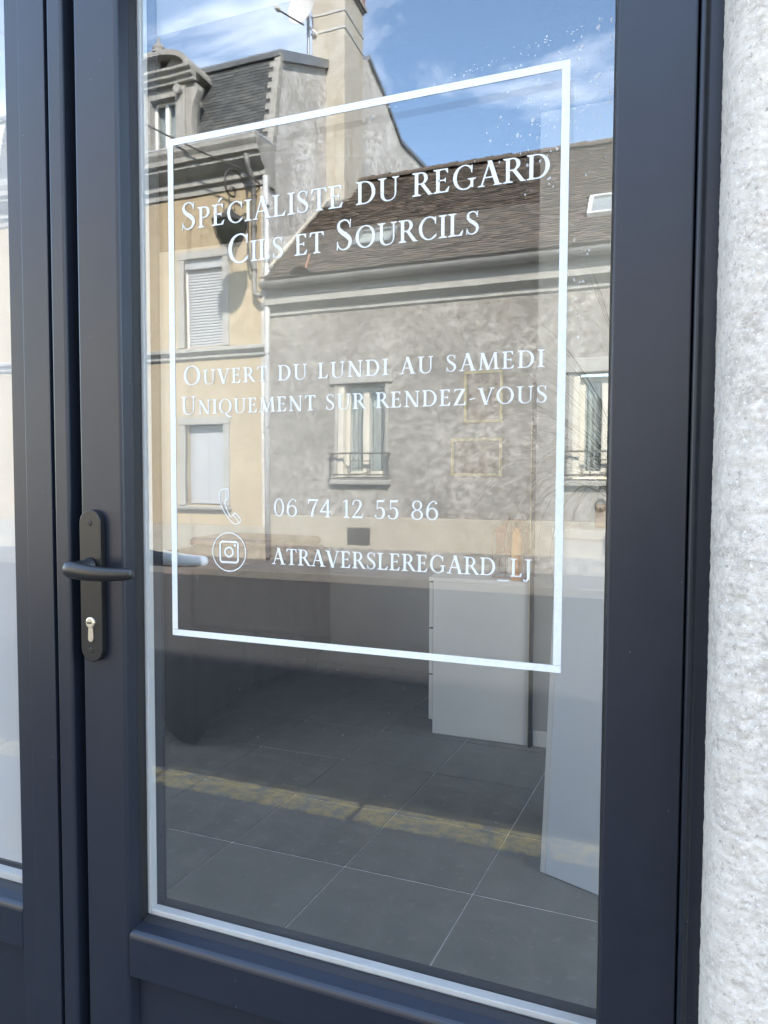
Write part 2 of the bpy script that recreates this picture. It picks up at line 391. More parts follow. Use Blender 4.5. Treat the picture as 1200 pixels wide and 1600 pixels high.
m = MB(); m.box(-8.0, -7.8, 0.121, 5.0, -0.39, TOPZ); m.box(7.8, 8.0, 0.121, 5.0, -0.39, TOPZ); m.box(-7.79, 7.79, 4.8, 5.0, -0.39, TOPZ); m.build('rear_wall', RENDER, shop)
# flat roof; its roof lights are added to bring sun into the shop
HOLES = [(-2.0, 2.26, 0.20, 1.38), (2.34, 6.4, 0.25, 2.33), (-4.3, -2.2, 0.25, 2.2)]
def slab(m, x0, x1, y0, y1, z0, z1, holes):
    xs = sorted({x0, x1, *[v for q in holes for v in q[:2]]}); ys = sorted({y0, y1, *[v for q in holes for v in q[2:]]})
    for a, b in zip(xs, xs[1:]):
        for c, e in zip(ys, ys[1:]):
            if not any(q[0] < (a + b) / 2 < q[1] and q[2] < (c + e) / 2 < q[3] for q in holes): m.box(a, b, c, e, z0, z1)
    return m
slab(MB(), -7.79, 7.79, 0.121, 4.79, 3.10, 3.22, HOLES).build('flat_roof', ROOFD, shop)
for SX0, SX1, SY0, SY1 in HOLES:
    rl_ = bpy.data.objects.new('added_roof_light', None); COL.objects.link(rl_); rl_.parent = shop
    for a_ in ((SX0 - .05, SX0, SY0 - .05, SY1 + .05), (SX1, SX1 + .05, SY0 - .05, SY1 + .05), (SX0, SX1, SY0 - .05, SY0), (SX0, SX1, SY1, SY1 + .05)): MB().box(*a_, 3.221, 3.34).build('kerb_frame', WHITEP, rl_)
    np_ = 4
    for k_ in range(np_):
        xa = SX0 + (SX1 - SX0) * k_ / np_; MB().box(xa + .02, xa + (SX1 - SX0) / np_ - .02, SY0 + .001, SY1 - .001, 3.325, 3.331).build('pane', WGLASS, rl_)
        if k_: MB().box(xa - .019, xa + .019, SY0 + .001, SY1 - .001, 3.30, 3.35).build('glazing_bar', WHITEP, rl_)
m = MB(); m.box(-2.26, 0.72, -0.30, 0.02, -0.39, -0.02); m.build('door_step', KERB, shop, 0.008)

# ------------------------------------------------------------------ door
door = thing('glazed_door', 'dark anthracite glazed door with white lettering and black lever handle', 'door')
FZ = 2.09
def vprof(pts, z0, z1, name, mat, parent, bev=0.0025):
    return MB().prism(pts, z0, z1, 'z').build(name, mat, parent, bev, seg=3)
vprof([(-0.1395, 0.055), (-0.1395, -0.030), (-0.0635, -0.030), (-0.0575, -0.011), (-0.0575, 0.055)], 0.02, FZ, 'stile', LAC, door, 0.004)
vprof([(0.606, -0.030), (0.6865, -0.030), (0.6865, 0.055), (0.6045, 0.055), (0.6045, -0.011)], 0.02, FZ, 'stile', LAC, door, 0.003)
def hprof(pts, x0, x1, name, mat, parent, bev=0.0025): return MB().prism(pts, x0, x1, 'x').build(name, mat, parent, bev, seg=3)
hprof([(-0.0305, 0.507), (-0.0305, 0.5665), (-0.0290, 0.5725), (-0.0235, 0.5762), (-0.0095, 0.581), (0.055, 0.581), (0.055, 0.507)], -0.0625, 0.6055, 'rail', LAC, door, 0.003)
hprof([(-0.030, 0.02), (-0.030, 0.12), (0.055, 0.12), (0.055, 0.02)], -0.0575, 0.6045, 'rail', LAC, door)
hprof([(-0.030, 1.99), (-0.030, FZ), (0.055, FZ), (0.055, 1.985), (-0.011, 1.985)], -0.0575, 0.6045, 'rail', LAC, door)
MB().box(-0.0572, 0.6042, -0.013, 0.03, 0.1205, 0.5065).build('panel', LAC, door)
# gasket ring, spacer bars, panes
vprof([(-0.0573, -0.0105), (-0.0535, -0.001), (-0.0535, 0.003), (-0.0573, 0.003)], 0.583, 1.984, 'gasket', GASKET, door, 0)
vprof([(0.6043, -0.0105), (0.602, -0.001), (0.602, 0.003), (0.6043, 0.003)], 0.583, 1.984, 'gasket', GASKET, door, 0)
hprof([(-0.0095, 0.5812), (-0.001, 0.5865), (0.003, 0.5865), (0.003, 0.5812)], -0.0534, 0.6019, 'gasket', GASKET, door, 0)
o = MB().box(-0.064, 0.610, 0.0, 0.004, 0.57, 1.99).build('glass_pane', GLASS, door); o['label'] = 'outer pane mirroring the houses across the street'
o = MB().box(-0.064, 0.610, 0.0, 0.004, -0.71, 0.71).build('glass_pane', GLASS2, door); o.location = (0, 0.0205, 1.28); o.rotation_euler = (R_(0.035), 0, R_(-0.05))
m = MB(); m.box(-0.0560, -0.0490, 0.0048, 0.0192, 0.5835, 1.985); m.build('spacer_bar', SPACER, door, 0.001)
m = MB(); m.box(0.6035, 0.609, 0.0048, 0.0192, 0.5835, 1.985); m.build('spacer_bar', SPACER, door)
m = MB(); m.box(-0.0485, 0.603, 0.0048, 0.0192, 0.5835, 0.5930); m.build('spacer_bar', SPACER, door, 0.001)
# handle set
hp = MB(); cxh, cyh = -0.1135, -0.0305
pts = []
W2, ZT, ZB = 0.0195, 1.2035, 0.979
for k in range(13): a = math.pi * k / 12; pts.append((cxh + W2 * math.cos(a), ZT - W2 + W2 * math.sin(a)))
for k in range(13): a = math.pi + math.pi * k / 12; pts.append((cxh + W2 * math.cos(a), ZB + W2 + W2 * math.sin(a)))
plate = MB().prism(pts, -0.0305, -0.0405, 'y').build('handle_plate', BLACKMET, door, 0.0015, seg=3)
for zc in (1.184, 0.9965):
    s_ = MB().lathe([(0.0001, -0.0405), (0.0042, -0.0405), (0.0042, -0.0409), (0.0034, -0.0414), (0.0001, -0.0414)], (cxh, 0, zc), 18, 'y').build('screw', SCREW, plate)
    MB().box(cxh - 0.0034, cxh + 0.0034, -0.0418, -0.0412, zc - 0.0005, zc + 0.0005).build('screw_slot', GASKET, plate)
pts = []
zc = 1.0375
for k in range(25): a = -0.35 * math.pi + 1.70 * math.pi * k / 24; pts.append((cxh + 0.0083 * math.cos(a), zc + 0.0083 * math.sin(a)))
lz = 1.009
for k in range(9): a = math.pi + math.pi * k / 8; pts.append((cxh + 0.0048 * math.cos(a), lz + 0.0048 + 0.0048 * math.sin(a)))
MB().prism(pts, -0.0400, -0.0425, 'y').build('lock_cylinder', STEEL, plate, 0.0004)
MB().lathe([(0.0001, -0.0424), (0.0072, -0.0424), (0.0072, -0.0434), (0.0064, -0.0438), (0.0001, -0.0438)], (cxh, 0, zc), 24, 'y').build('lock_plug', STEEL, plate)
MB().box(cxh - 0.0047, cxh + 0.0038, -0.0442, -0.0436, zc - 0.0012, zc + 0.0012).build('keyhole', GASKET, plate)
def lever(mat, parent, sy, xb, z):
    yb = -0.0405 if sy < 0 else 0.056
    MB().lathe([(0.0125, 0), (0.0125, sy * 0.004), (0.0105, sy * 0.006), (0.0095, sy * 0.03), (0.0105, sy * 0.040)], (xb, yb, z), 24, 'y').build('lever_neck', mat, parent, smooth=True)
    n = 18; pts = []; rs = []
    for i in range(n + 1):
        u = i / n
        xx = xb - 0.0085 + 0.1150 * u
        yy = yb + sy * (0.041 + 0.006 * math.sin(math.pi * u) - 0.006 * u)
        zz_ = z + 0.0005 + 0.0035 * math.sin(math.pi * u * 0.9) * (-1) + (0.001 - 0.0025 * u)
        r = 0.0128 - 0.0052 * u ** 1.3
        if u < 0.12: r *= math.sqrt(max(0.02, 1 - ((0.12 - u) / 0.125) ** 2))
        if u > 0.96: r *= 0.88
        pts.append((xx, yy, zz_)); rs.append(r)
    return MB().tube(pts, rs, 20, True, (1.0, 0.72)).build('lever', mat, parent, smooth=True)
lever(BLACKMET, door, -1, cxh, 1.121)
l2 = lever(SATIN, door, 1, -0.112, 1.121)
MB().prism([(p[0] if False else -0.112 + (p[0] - cxh), p[1]) for p in [(cxh + 0.0165 * math.cos(a * math.pi / 10), 1.09 + 0.0165 * math.sin(a * math.pi / 10) + (0.10 if a <= 10 else -0.10)) for a in range(20)]], 0.0555, 0.062, 'y').build('handle_plate', SATIN, door, 0.001)

# ---------------------------------------------------------------- lettering (serif capitals built stroke by stroke, cap height = 1)
T, H = 0.138, 0.054
def rect(x0, y0, x1, y1): return [(x0, y0), (x1, y0), (x1, y1), (x0, y1)]
def serif(x, y, up, w=T, s=0.105, t=0.034, br=0.05):
    k = 1 if up else -1      # up: sits on the baseline and grows upward
    return [(x - w / 2 - s, y), (x + w / 2 + s, y), (x + w / 2 + s, y + k * t), (x + w / 2, y + k * (t + br)), (x - w / 2, y + k * (t + br)), (x - w / 2 - s, y + k * t)]
def stem(x, y0=0, y1=1, w=T, top=True, bot=True, s=0.105):
    r = [rect(x - w / 2, y0, x + w / 2, y1)]
    if bot: r.append(serif(x, y0, True, w, s))
    if top: r.append(serif(x, y1, False, w, s))
    return r
def arc(cx, cy, rx, ry, a0, a1, tx=T, ty=H, n=26):
    q = []
    for i in range(n):
        r = []
        for k in (i, i + 1):
            a = R_(a0 + (a1 - a0) * k / n)
            r.append(((cx + rx * math.cos(a), cy + ry * math.sin(a)), (cx + (rx - tx) * math.cos(a), cy + (ry - ty) * math.sin(a))))
        q.append([r[0][0], r[1][0], r[1][1], r[0][1]])
    return q
def cat(pts, n=7):
    out = []; P = [pts[0]] + list(pts) + [pts[-1]]
    for i in range(1, len(P) - 2):
        for k in range(n):
            t_ = k / n; a, b, c, d = P[i - 1], P[i], P[i + 1], P[i + 2]
            out.append(tuple(0.5 * (2 * b[j] + (c[j] - a[j]) * t_ + (2 * a[j] - 5 * b[j] + 4 * c[j] - d[j]) * t_ ** 2 + (3 * b[j] - a[j] - 3 * c[j] + d[j]) * t_ ** 3) for j in range(len(b))))
    return out + [tuple(pts[-1])]
def stroke(pts):             # pts (x, y, width)
    q = []; L = []
    for i, p in enumerate(pts):
        a = pts[max(i - 1, 0)]; b = pts[min(i + 1, len(pts) - 1)]
        dx, dy = b[0] - a[0], b[1] - a[1]; l = math.hypot(dx, dy) or 1
        L.append(((p[0] - dy / l * p[2] / 2, p[1] + dx / l * p[2] / 2), (p[0] + dy / l * p[2] / 2, p[1] - dx / l * p[2] / 2)))
    for i in range(len(L) - 1): q.append([L[i][0], L[i + 1][0], L[i + 1][1], L[i][1]])
    return q
def diag(x0, y0, x1, y1, w): return [[(x0 - w / 2, y0), (x0 + w / 2, y0), (x1 + w / 2, y1), (x1 - w / 2, y1)]]
def armtop(x0, x1): return [rect(x0, 1 - H, x1, 1), [(x1 - 0.10, 1 - H), (x1, 1), (x1 + 0.012, 0.80), (x1 - 0.02, 0.80)]]
def armbot(x0, x1): return [rect(x0, 0, x1, H), [(x1 - 0.12, H), (x1 - 0.01, 0), (x1 + 0.045, 0.23), (x1 + 0.012, 0.23)]]
def armmid(x0, x1, y=0.52): return [rect(x0, y - H / 2, x1, y + H / 2), [(x1 - 0.05, y), (x1, y + 0.10), (x1 + 0.022, y + 0.10), (x1 + 0.022, y - 0.10), (x1, y - 0.10)]]
def disc(x, y, r): return [[(x + r * math.cos(2 * math.pi * k / 14), y + r * math.sin(2 * math.pi * k / 14)) for k in range(14)]]
G = {}
G['I'] = (0.36, stem(0.18))
G['L'] = (0.66, stem(0.18) + armbot(0.18, 0.58))
G['E'] = (0.68, stem(0.18) + armtop(0.18, 0.56) + armbot(0.18, 0.58) + armmid(0.18, 0.46))
G['É'] = (0.68, G['E'][1] + [[(0.30, 1.10), (0.36, 1.08), (0.54, 1.26), (0.44, 1.30)]])
G['T'] = (0.74, stem(0.37, top=False) + [rect(0.06, 1 - H, 0.68, 1), [(0.03, 0.79), (0.06, 0.79), (0.15, 1 - H), (0.06, 1)], [(0.71, 0.79), (0.68, 0.79), (0.59, 1 - H), (0.68, 1)]])
G['D'] = (0.88, stem(0.18, s=0.09) + [rect(0.18, 1 - H, 0.40, 1), rect(0.18, 0, 0.40, H)] + arc(0.38, 0.5, 0.44, 0.5, -90, 90, T * 1.05))
G['P'] = (0.68, stem(0.18) + [rect(0.18, 1 - H, 0.36, 1), rect(0.18, 0.45, 0.36, 0.45 + H)] + arc(0.35, 0.725, 0.27, 0.275, -90, 90, T))
G['R'] = (0.80, stem(0.18) + [rect(0.18, 1 - H, 0.36, 1), rect(0.18, 0.47, 0.38, 0.47 + H)] + arc(0.35, 0.735, 0.27, 0.265, -90, 90, T) + diag(0.70, 0.03, 0.40, 0.50, T * 1.15) + [[(0.62, 0.0), (0.82, 0.0), (0.82, 0.034), (0.70, 0.07)]])
G['O'] = (0.98, arc(0.49, 0.5, 0.44, 0.52, 0, 360, T, H, 48))
G['Q'] = (0.98, G['O'][1] + stroke(cat([(0.46, 0.02, 0.05), (0.58, -0.10, 0.11), (0.76, -0.24, 0.10), (0.96, -0.23, 0.04)])))
cser = [[(0.735, 0.66), (0.765, 0.66), (0.775, 0.98), (0.745, 0.98), (0.70, 0.86)]]
G['C'] = (0.84, arc(0.48, 0.5, 0.43, 0.52, 44, 316, T, H, 40) + cser + [[(0.75, 0.13), (0.80, 0.20), (0.785, 0.24), (0.73, 0.19)]])
G['G'] = (0.94, arc(0.48, 0.5, 0.43, 0.52, 44, 318, T, H, 40) + cser + [rect(0.70, 0.06, 0.81, 0.44)] + [serif(0.755, 0.44, False, 0.11, 0.10)])
G['S'] = (0.62, stroke(cat([(0.49, 0.80, 0.04), (0.43, 0.93, 0.05), (0.30, 0.985, 0.05), (0.15, 0.91, 0.075), (0.125, 0.75, 0.105), (0.22, 0.60, 0.135), (0.38, 0.47, 0.145), (0.495, 0.31, 0.12), (0.46, 0.11, 0.085), (0.31, 0.012, 0.05), (0.17, 0.06, 0.045), (0.09, 0.21, 0.04)])) + [[(0.475, 0.72), (0.505, 0.72), (0.525, 1.0), (0.49, 0.99)], [(0.105, 0.29), (0.075, 0.29), (0.055, 0.0), (0.09, 0.01)]])
G['A'] = (0.88, diag(0.13, 0.0, 0.42, 0.98, H * 1.15) + diag(0.725, 0.0, 0.43, 1.04, T * 1.2) + [rect(0.24, 0.33, 0.60, 0.33 + H), serif(0.13, 0, True, H, 0.10, 0.034, 0.03), serif(0.735, 0, True, T, 0.09, 0.034, 0.03)])
G['V'] = (0.86, diag(0.44, -0.03, 0.145, 1.0, T * 1.2) + diag(0.45, 0.02, 0.735, 1.0, H * 1.15) + [serif(0.145, 1, False, T, 0.09, 0.034, 0.03), serif(0.735, 1, False, H, 0.10, 0.034, 0.03)])
G['U'] = (0.90, stem(0.19, 0.32, 1, bot=False) + stem(0.73, 0.32, 1, H * 1.2, bot=False) + [q for q in arc(0.4405, 0.335, 0.3145, 0.355, 180, 360, T, H * 1.1, 26)][:0] + stroke(cat([(0.19, 0.34, T), (0.215, 0.16, T * 0.95), (0.32, 0.03, 0.075), (0.46, 0.005, 0.052), (0.61, 0.05, 0.048), (0.705, 0.17, 0.05), (0.73, 0.34, H * 1.2)])))
G['N'] = (0.96, stem(0.18, 0, 1, H * 1.2, top=False) + stem(0.78, 0, 1, H * 1.2, bot=False) + diag(0.74, -0.02, 0.16, 1.0, T * 1.2) + [rect(0.04, 0.966, 0.16, 1.0)])
G['M'] = (1.10, diag(0.14, 0, 0.20, 1, H * 1.2) + diag(0.93, 0, 0.87, 1, T) + diag(0.52, 0.0, 0.225, 1.0, T * 1.15) + diag(0.52, 0.0, 0.85, 1.0, H * 1.15) + [serif(0.14, 0, True, H, 0.10), serif(0.93, 0, True, T, 0.09), rect(0.07, 0.966, 0.22, 1), rect(0.87, 0.966, 1.02, 1)])
G['Z'] = (0.74, [rect(0.08, 1 - H, 0.64, 1), rect(0.06, 0, 0.66, H)] + diag(0.13, 0.02, 0.58, 0.98, T * 1.25) + [[(0.08, 1), (0.06, 0.79), (0.09, 0.79), (0.17, 1 - H)], [(0.66, 0), (0.70, 0.23), (0.67, 0.23), (0.56, H)]])
G['J'] = (0.42, stem(0.24, 0.05, 1, bot=False) + stroke(cat([(0.24, 0.08, T), (0.225, -0.10, 0.11), (0.14, -0.21, 0.07), (0.03, -0.20, 0.05)])) + disc(0.03, -0.17, 0.055))
G['-'] = (0.44, [[(0.08, 0.30), (0.36, 0.36), (0.36, 0.42), (0.08, 0.36)]])
G['_'] = (0.62, [rect(0.0, -0.26, 0.62, -0.205)])
G[' '] = (0.42, [])
G['0'] = (0.64, arc(0.32, 0.5, 0.275, 0.515, 0, 360, 0.10, H, 40))
G['1'] = (0.44, stem(0.25, 0, 0.98, 0.105, top=False) + [[(0.07, 0.84), (0.07, 0.88), (0.2, 0.995), (0.30, 1.0), (0.30, 0.9), (0.2, 0.9)]])
G['2'] = (0.62, stroke(cat([(0.09, 0.76, 0.05), (0.14, 0.92, 0.06), (0.29, 0.985, 0.055), (0.44, 0.91, 0.09), (0.47, 0.74, 0.115), (0.38, 0.50, 0.095), (0.22, 0.25, 0.06), (0.10, 0.05, 0.04)])) + disc(0.10, 0.76, 0.05) + [rect(0.06, 0, 0.54, 0.10), [(0.50, 0), (0.55, 0), (0.59, 0.25), (0.56, 0.25)]])
G['4'] = (0.64, stem(0.44, 0, 1, 0.105, top=False, s=0.07) + [rect(0.04, 0.27, 0.60, 0.345)] + diag(0.07, 0.30, 0.45, 1.0, H * 1.3))
G['5'] = (0.60, [rect(0.14, 0.90, 0.50, 1.0), [(0.50, 1.0), (0.54, 1.06), (0.51, 1.06), (0.46, 1.0)], [(0.14, 0.50), (0.185, 0.50), (0.195, 0.99), (0.15, 0.99)]] + stroke(cat([(0.155, 0.53, 0.035), (0.29, 0.60, 0.055), (0.43, 0.53, 0.095), (0.485, 0.32, 0.12), (0.43, 0.10, 0.095), (0.27, 0.01, 0.055), (0.12, 0.06, 0.05), (0.07, 0.17, 0.045)])) + disc(0.085, 0.16, 0.05))
G['6'] = (0.64, arc(0.33, 0.31, 0.275, 0.325, 0, 360, 0.10, H, 32) + stroke(cat([(0.105, 0.30, 0.10), (0.125, 0.60, 0.095), (0.24, 0.87, 0.06), (0.40, 0.985, 0.05), (0.52, 0.90, 0.04)])) + disc(0.515, 0.88, 0.05))
G['7'] = (0.58, [rect(0.05, 0.90, 0.55, 1.0), [(0.05, 1), (0.03, 0.73), (0.06, 0.73), (0.11, 0.90)]] + stroke(cat([(0.53, 0.95, 0.04), (0.38, 0.62, 0.08), (0.28, 0.3, 0.115), (0.255, 0.0, 0.125)])))
G['8'] = (0.64, arc(0.32, 0.255, 0.275, 0.27, 0, 360, 0.10, H, 32) + arc(0.32, 0.755, 0.235, 0.26, 0, 360, 0.09, H, 32))
GM = {}
def glyph_mesh(ch):
    if ch not in GM:
        m = MB()
        for i, q in enumerate(G[ch][1]):
            dy = -0.0016 * (i % 7)
            m.add([(u, dy, v) for u, v in q], [tuple(range(len(q)))])
        GM[ch] = m.mesh('letter')
        GM[ch].materials.append(VINYL)
    return GM[ch]
DY = -0.0007
def line(text, x0, x1, zb, cap, sc, label):
    root = bpy.data.objects.new('lettering_line', None); COL.objects.link(root); root.parent = door; root.empty_display_size = 0.02
    root['label'] = label; root.location = (x0, DY, zb)
    up = []
    for ch in text:
        big = ch.isupper() or ch.isdigit(); up.append((ch.upper(), cap if big else sc))
    nat = sum(G[c][0] * h for c, h in up)
    W_ = x1 - x0; k = min(1.18, W_ * 0.96 / nat); extra = (W_ - nat * k) / (len(up) - 1)
    x = 0.0
    for c, h in up:
        if c != ' ':
            o = bpy.data.objects.new('letter', glyph_mesh(c)); COL.objects.link(o); o.parent = root
            o.location = (x, 0, 0); o.scale = (h * k, h, h)
        x += G[c][0] * h * k + extra
line('Spécialiste du regard', 0.021, 0.535, 1.5995, 0.0375, 0.0285, 'white serif words Spécialiste du regard')
line('Cils et Sourcils', 0.097, 0.452, 1.5450, 0.0385, 0.0275, 'white serif words Cils et Sourcils')
line('Ouvert du lundi au samedi', 0.022, 0.5305, 1.3820, 0.0270, 0.0205, 'white serif words Ouvert du lundi au samedi')
line('Uniquement sur rendez-vous', 0.018, 0.535, 1.3405, 0.0255, 0.0200, 'white serif words Uniquement sur rendez-vous')
line('06 74 12 55 86', 0.168, 0.403, 1.1985, 0.0240, 0.0240, 'white phone number on the glass')
line('atraversleregard_lj', 0.1655, 0.519, 1.1325, 0.0215, 0.0218, 'white account name on the glass')
def decal(polys, name, parent=door):
    m = MB()
    for i, q in enumerate(polys): m.add([(u, DY - 0.00002 * (i % 5), v) for u, v in q], [tuple(range(len(q)))])
    return m.build(name, VINYL, parent)
X0, X1, Z0, Z1, LT = 0.0, 0.5545, 1.0205, 1.728, 0.0092
decal([rect(X0, Z1 - LT, X1, Z1), rect(X0, Z0, X1, Z0 + LT * .95), rect(X0, Z0 + LT, X0 + LT, Z1 - LT), rect(X1 - LT, Z0 + LT, X1, Z1 - LT)], 'border_line')
ic = (0.0972, 1.1462)
def ring(cx, cy, r, t, n=48): return arc(cx, cy, r, r, 0, 360, t, t, n)
def rrect(cx, cy, hw, rad, t, n=8):
    o, i = [], []
    for q, (sx, sy) in enumerate(((1, 1), (-1, 1), (-1, -1), (1, -1))):
        for k in range(n + 1):
            a = math.pi / 2 * (q + k / n)
            for L, h, r in ((o, hw, rad), (i, hw - t, rad - t)): L.append((cx + sx * (hw - rad) + r * math.cos(a), cy + sy * (hw - rad) + r * math.sin(a)))
    return [[o[k], o[(k + 1) % len(o)], i[(k + 1) % len(i)], i[k]] for k in range(len(o))]
o = decal(ring(*ic, 0.0278, 0.0015) + rrect(*ic, 0.0158, 0.0052, 0.0026) + ring(ic[0], ic[1], 0.0078, 0.0026, 32) + disc(ic[0] + 0.0095, ic[1] + 0.0095, 0.0019), 'camera_icon')
o['label'] = 'white round camera icon beside the account name'
ph = [(0.0905, 1.2345), (0.0960, 1.2345), (0.0962, 1.2225), (0.0935, 1.2195), (0.0912, 1.2180), (0.0915, 1.2125), (0.0955, 1.2030), (0.0995, 1.1965), (0.1030, 1.1975), (0.1075, 1.2010), (0.1165, 1.1925), (0.1140, 1.1880), (0.1085, 1.1860), (0.1020, 1.1885), (0.0925, 1.1985), (0.0850, 1.2110), (0.0815, 1.2230), (0.0825, 1.2310), (0.0865, 1.2342)]
loop = cat([(u, v, 0.0015) for u, v in ph + ph[:1]], 5)
o = decal(stroke(loop) + stroke([(0.0925, 1.2335, 0.0012), (0.0925, 1.2190, 0.0012)]) + stroke([(0.1135, 1.1885, 0.0012), (0.1045, 1.1985, 0.0012)]), 'phone_icon')
o['label'] = 'white outline of a telephone receiver'
# dried water drops on the outer pane
m = MB(); rnd = random.Random(3)
def drop(x, z, r, el=1.0, a=0.0):
    n = 9; pts = []
    for k in range(n):
        t_ = 2 * math.pi * k / n; u, v = r * math.cos(t_) * rnd.uniform(.85, 1.12), r * el * math.sin(t_) * rnd.uniform(.85, 1.12)
        pts.append((x + u * math.cos(a) - v * math.sin(a), -0.0004, z + u * math.sin(a) + v * math.cos(a)))
    m.add(pts, [tuple(range(n))])
for i in range(120):
    u = rnd.random(); x = 0.31 + 0.28 * u; z = 1.705 + 0.058 * u ** 0.8 + rnd.gauss(0, 0.0035)
    drop(x, z, 0.0003 + 0.0011 * rnd.random() ** 3, rnd.uniform(.7, 1.3))
for i in range(420):
    x = min(0.598, rnd.gauss(0.535, 0.04)); z = rnd.gauss(1.672, 0.045)
    if z > 1.77: continue
    drop(x, z, 0.0003 + 0.0012 * rnd.random() ** 4, rnd.uniform(.8, 1.5), rnd.uniform(-.6, .3))
for (x, z, r, el, a) in ((0.585, 1.704, .0022, 2.0, -.8), (0.567, 1.740, .0016, 1.3, -.3), (0.584, 1.757, .0020, 1.5, -.7), (0.60, 1.762, .0012, 3.2, 0), (0.513, 1.668, .0022, 1.4, -.4), (0.598, 1.672, .0018, 1.3, 0), (0.588, 1.658, .0016, 1.4, 0), (0.495, 1.653, .0018, 1.3, -.3), (0.507, 1.617, .0015, 1.3, 0)):
    drop(min(x, 0.598), z, r, el, a)
for i in range(70):
    drop(min(.599, rnd.gauss(0.566, 0.010)), rnd.gauss(1.475, 0.035), 0.0003 + 0.0011 * rnd.random() ** 3, rnd.uniform(.8, 1.6))
for i in range(60): drop(rnd.uniform(0, .55), rnd.uniform(.65, 1.7), 0.0003 + 0.0005 * rnd.random())
stuff(m.build('dried_drops', DROPS, door))

# ------------------------------------------------------------------ door frame and fixed side light
fr = thing('door_frame', 'dark anthracite fixed frame around the glazed door', 'door frame')
vprof([(-0.1895, 0.06), (-0.1895, -0.0305), (-0.1615, -0.0305), (-0.1560, 0.01), (-0.1560, 0.06)], 0.0, 2.15, 'jamb', LAC, fr, 0.004)
vprof([(-0.156, 0.02), (-0.143, 0.02), (-0.143, 0.06), (-0.156, 0.06)], 0.0, 2.09, 'rebate', GASKET, fr, 0)
vprof([(0.6880, 0.06), (0.6880, -0.033), (0.6892, -0.0355), (0.6925, -0.0355), (0.6965, -0.031), (0.7125, -0.030), (0.7125, 0.06)], 0.0, 2.15, 'jamb', LAC, fr, 0.0012)
MB().box(-0.1555, 0.689, -0.0305, 0.06, 2.092, 2.15).build('head', LAC, fr, 0.003)
MB().box(-0.1555, 0.689, -0.030, 0.06, -0.019, 0.018).build('threshold', SATIN, fr, 0.003)
sl_ = thing('side_window', 'tall fixed shop window with white frosted film left of the door', 'window')
vprof([(-0.2725, 0.055), (-0.2725, -0.0290), (-0.2455, -0.0290), (-0.2445, -0.0305), (-0.1945, -0.0305), (-0.1945, 0.055)], 0.0, 2.15, 'mullion', LAC, sl_, 0.0012)
vprof([(-2.65, 0.055), (-2.65, -0.03), (-2.56, -0.03), (-2.56, 0.055)], 0.0, 2.15, 'mullion', LAC, sl_, 0.003)
hprof([(-0.0285, 0.495), (-0.0285, 0.5565), (-0.0270, 0.5625), (-0.0215, 0.5665), (-0.0095, 0.572), (0.055, 0.572), (0.055, 0.495)], -2.559, -0.2735, 'rail', LAC, sl_, 0.003)
hprof([(-0.0285, 2.05), (-0.0285, 2.15), (0.055, 2.15), (0.055, 2.05)], -2.559, -0.2735, 'rail', LAC, sl_)
MB().box(-2.559, -0.2735, -0.012, 0.03, 0.0, 0.4945).build('panel', LAC, sl_)
hprof([(-0.0095, 0.5722), (-0.001, 0.5785), (0.003, 0.5785), (0.003, 0.5722)], -2.55, -0.274, 'gasket', GASKET, sl_, 0)
MB().box(-2.555, -0.274, 0.0048, 0.0192, 0.5755, 0.5895).build('spacer_bar', SPACER, sl_)
MB().box(-0.2865, -0.2745, 0.0048, 0.0192, 0.590, 2.05).build('spacer_bar', SPACER, sl_)
MB().box(-2.558, -0.2735, 0.0, 0.004, 0.5735, 2.049).build('glass_pane', GLASS, sl_)
MB().box(-2.555, -0.290, 0.0205, 0.0225, 0.600, 2.049).build('frosted_film', FILM, sl_)

# ------------------------------------------------------------------ interior
RX0, RX1, RY1, RZ = -4.6, 6.7, 3.45, 2.90
fl = MB().box(RX0, RX1, 0.062, RY1 + 2, -0.30, -0.0035).build('floor', GROUT); struct(fl)
TX, TY, KS = 0.4215, 0.393, 0.088
tm = MB(lambda x, y, z: (x + KS * y, y, z)).box(0.0022, TX - 0.0022, 0.0034, TY - 0.0034, -0.012, 0.0)
first = None
for i in range(-12, 17):
    for j in range(-3, 6):
        x = 0.18 + i * TX + KS * j * TY; y = 1.173 + j * TY
        if x + TX > RX1 or x < RX0 or y + TY < 0.1: continue
        if first is None: first = tm.build('tile', TILE, fl, 0.0012); o = first
        else: o = first.copy(); COL.objects.link(o); o.parent = fl
        o.location = (x, y, random.uniform(-.0004, .0004))
struct(MB().box(RX0, RX1, RY1, RY1 + 0.1, 0, RZ).build('wall_back', BACKW))
struct(MB().box(RX0 - 0.1, RX0, 0.065, RY1 + 0.1, 0, RZ).build('wall_left', INWALL))
struct(MB().box(RX1, RX1 + 0.1, 0.065, RY1 + 0.1, 0, RZ).build('wall_right', INWALL))
struct(slab(MB(), RX0 - .1, 2.30, 0.136, RY1 + .1, RZ, 3.095, HOLES[::2]).build('ceiling', DCEIL))
struct(slab(MB(), 2.301, RX1 + .1, 0.136, RY1 + .1, RZ, 3.095, HOLES[1:]).build('ceiling', LINING))  # unseen part of the ceiling, made white to reflect light inwards
pw_ = MB().box(0.168, RX1 - 0.001, 2.425, 2.52, 0, RZ - 0.001).build('wall_partition', PARTW); struct(pw_)
MB().box(0.172, RX1 - 0.002, 2.413, 2.4245, 0.001, 0.075).build('skirting_board', WHITEP, pw_, 0.003)

# treatment table under a dark cloth
bed = thing('treatment_table', 'brown padded treatment table with dark charcoal cloth hanging to the floor', 'treatment table')
bx0, bx1, by0, by1, bz = -2.05, -1.30, 1.86, 3.32, 0.82
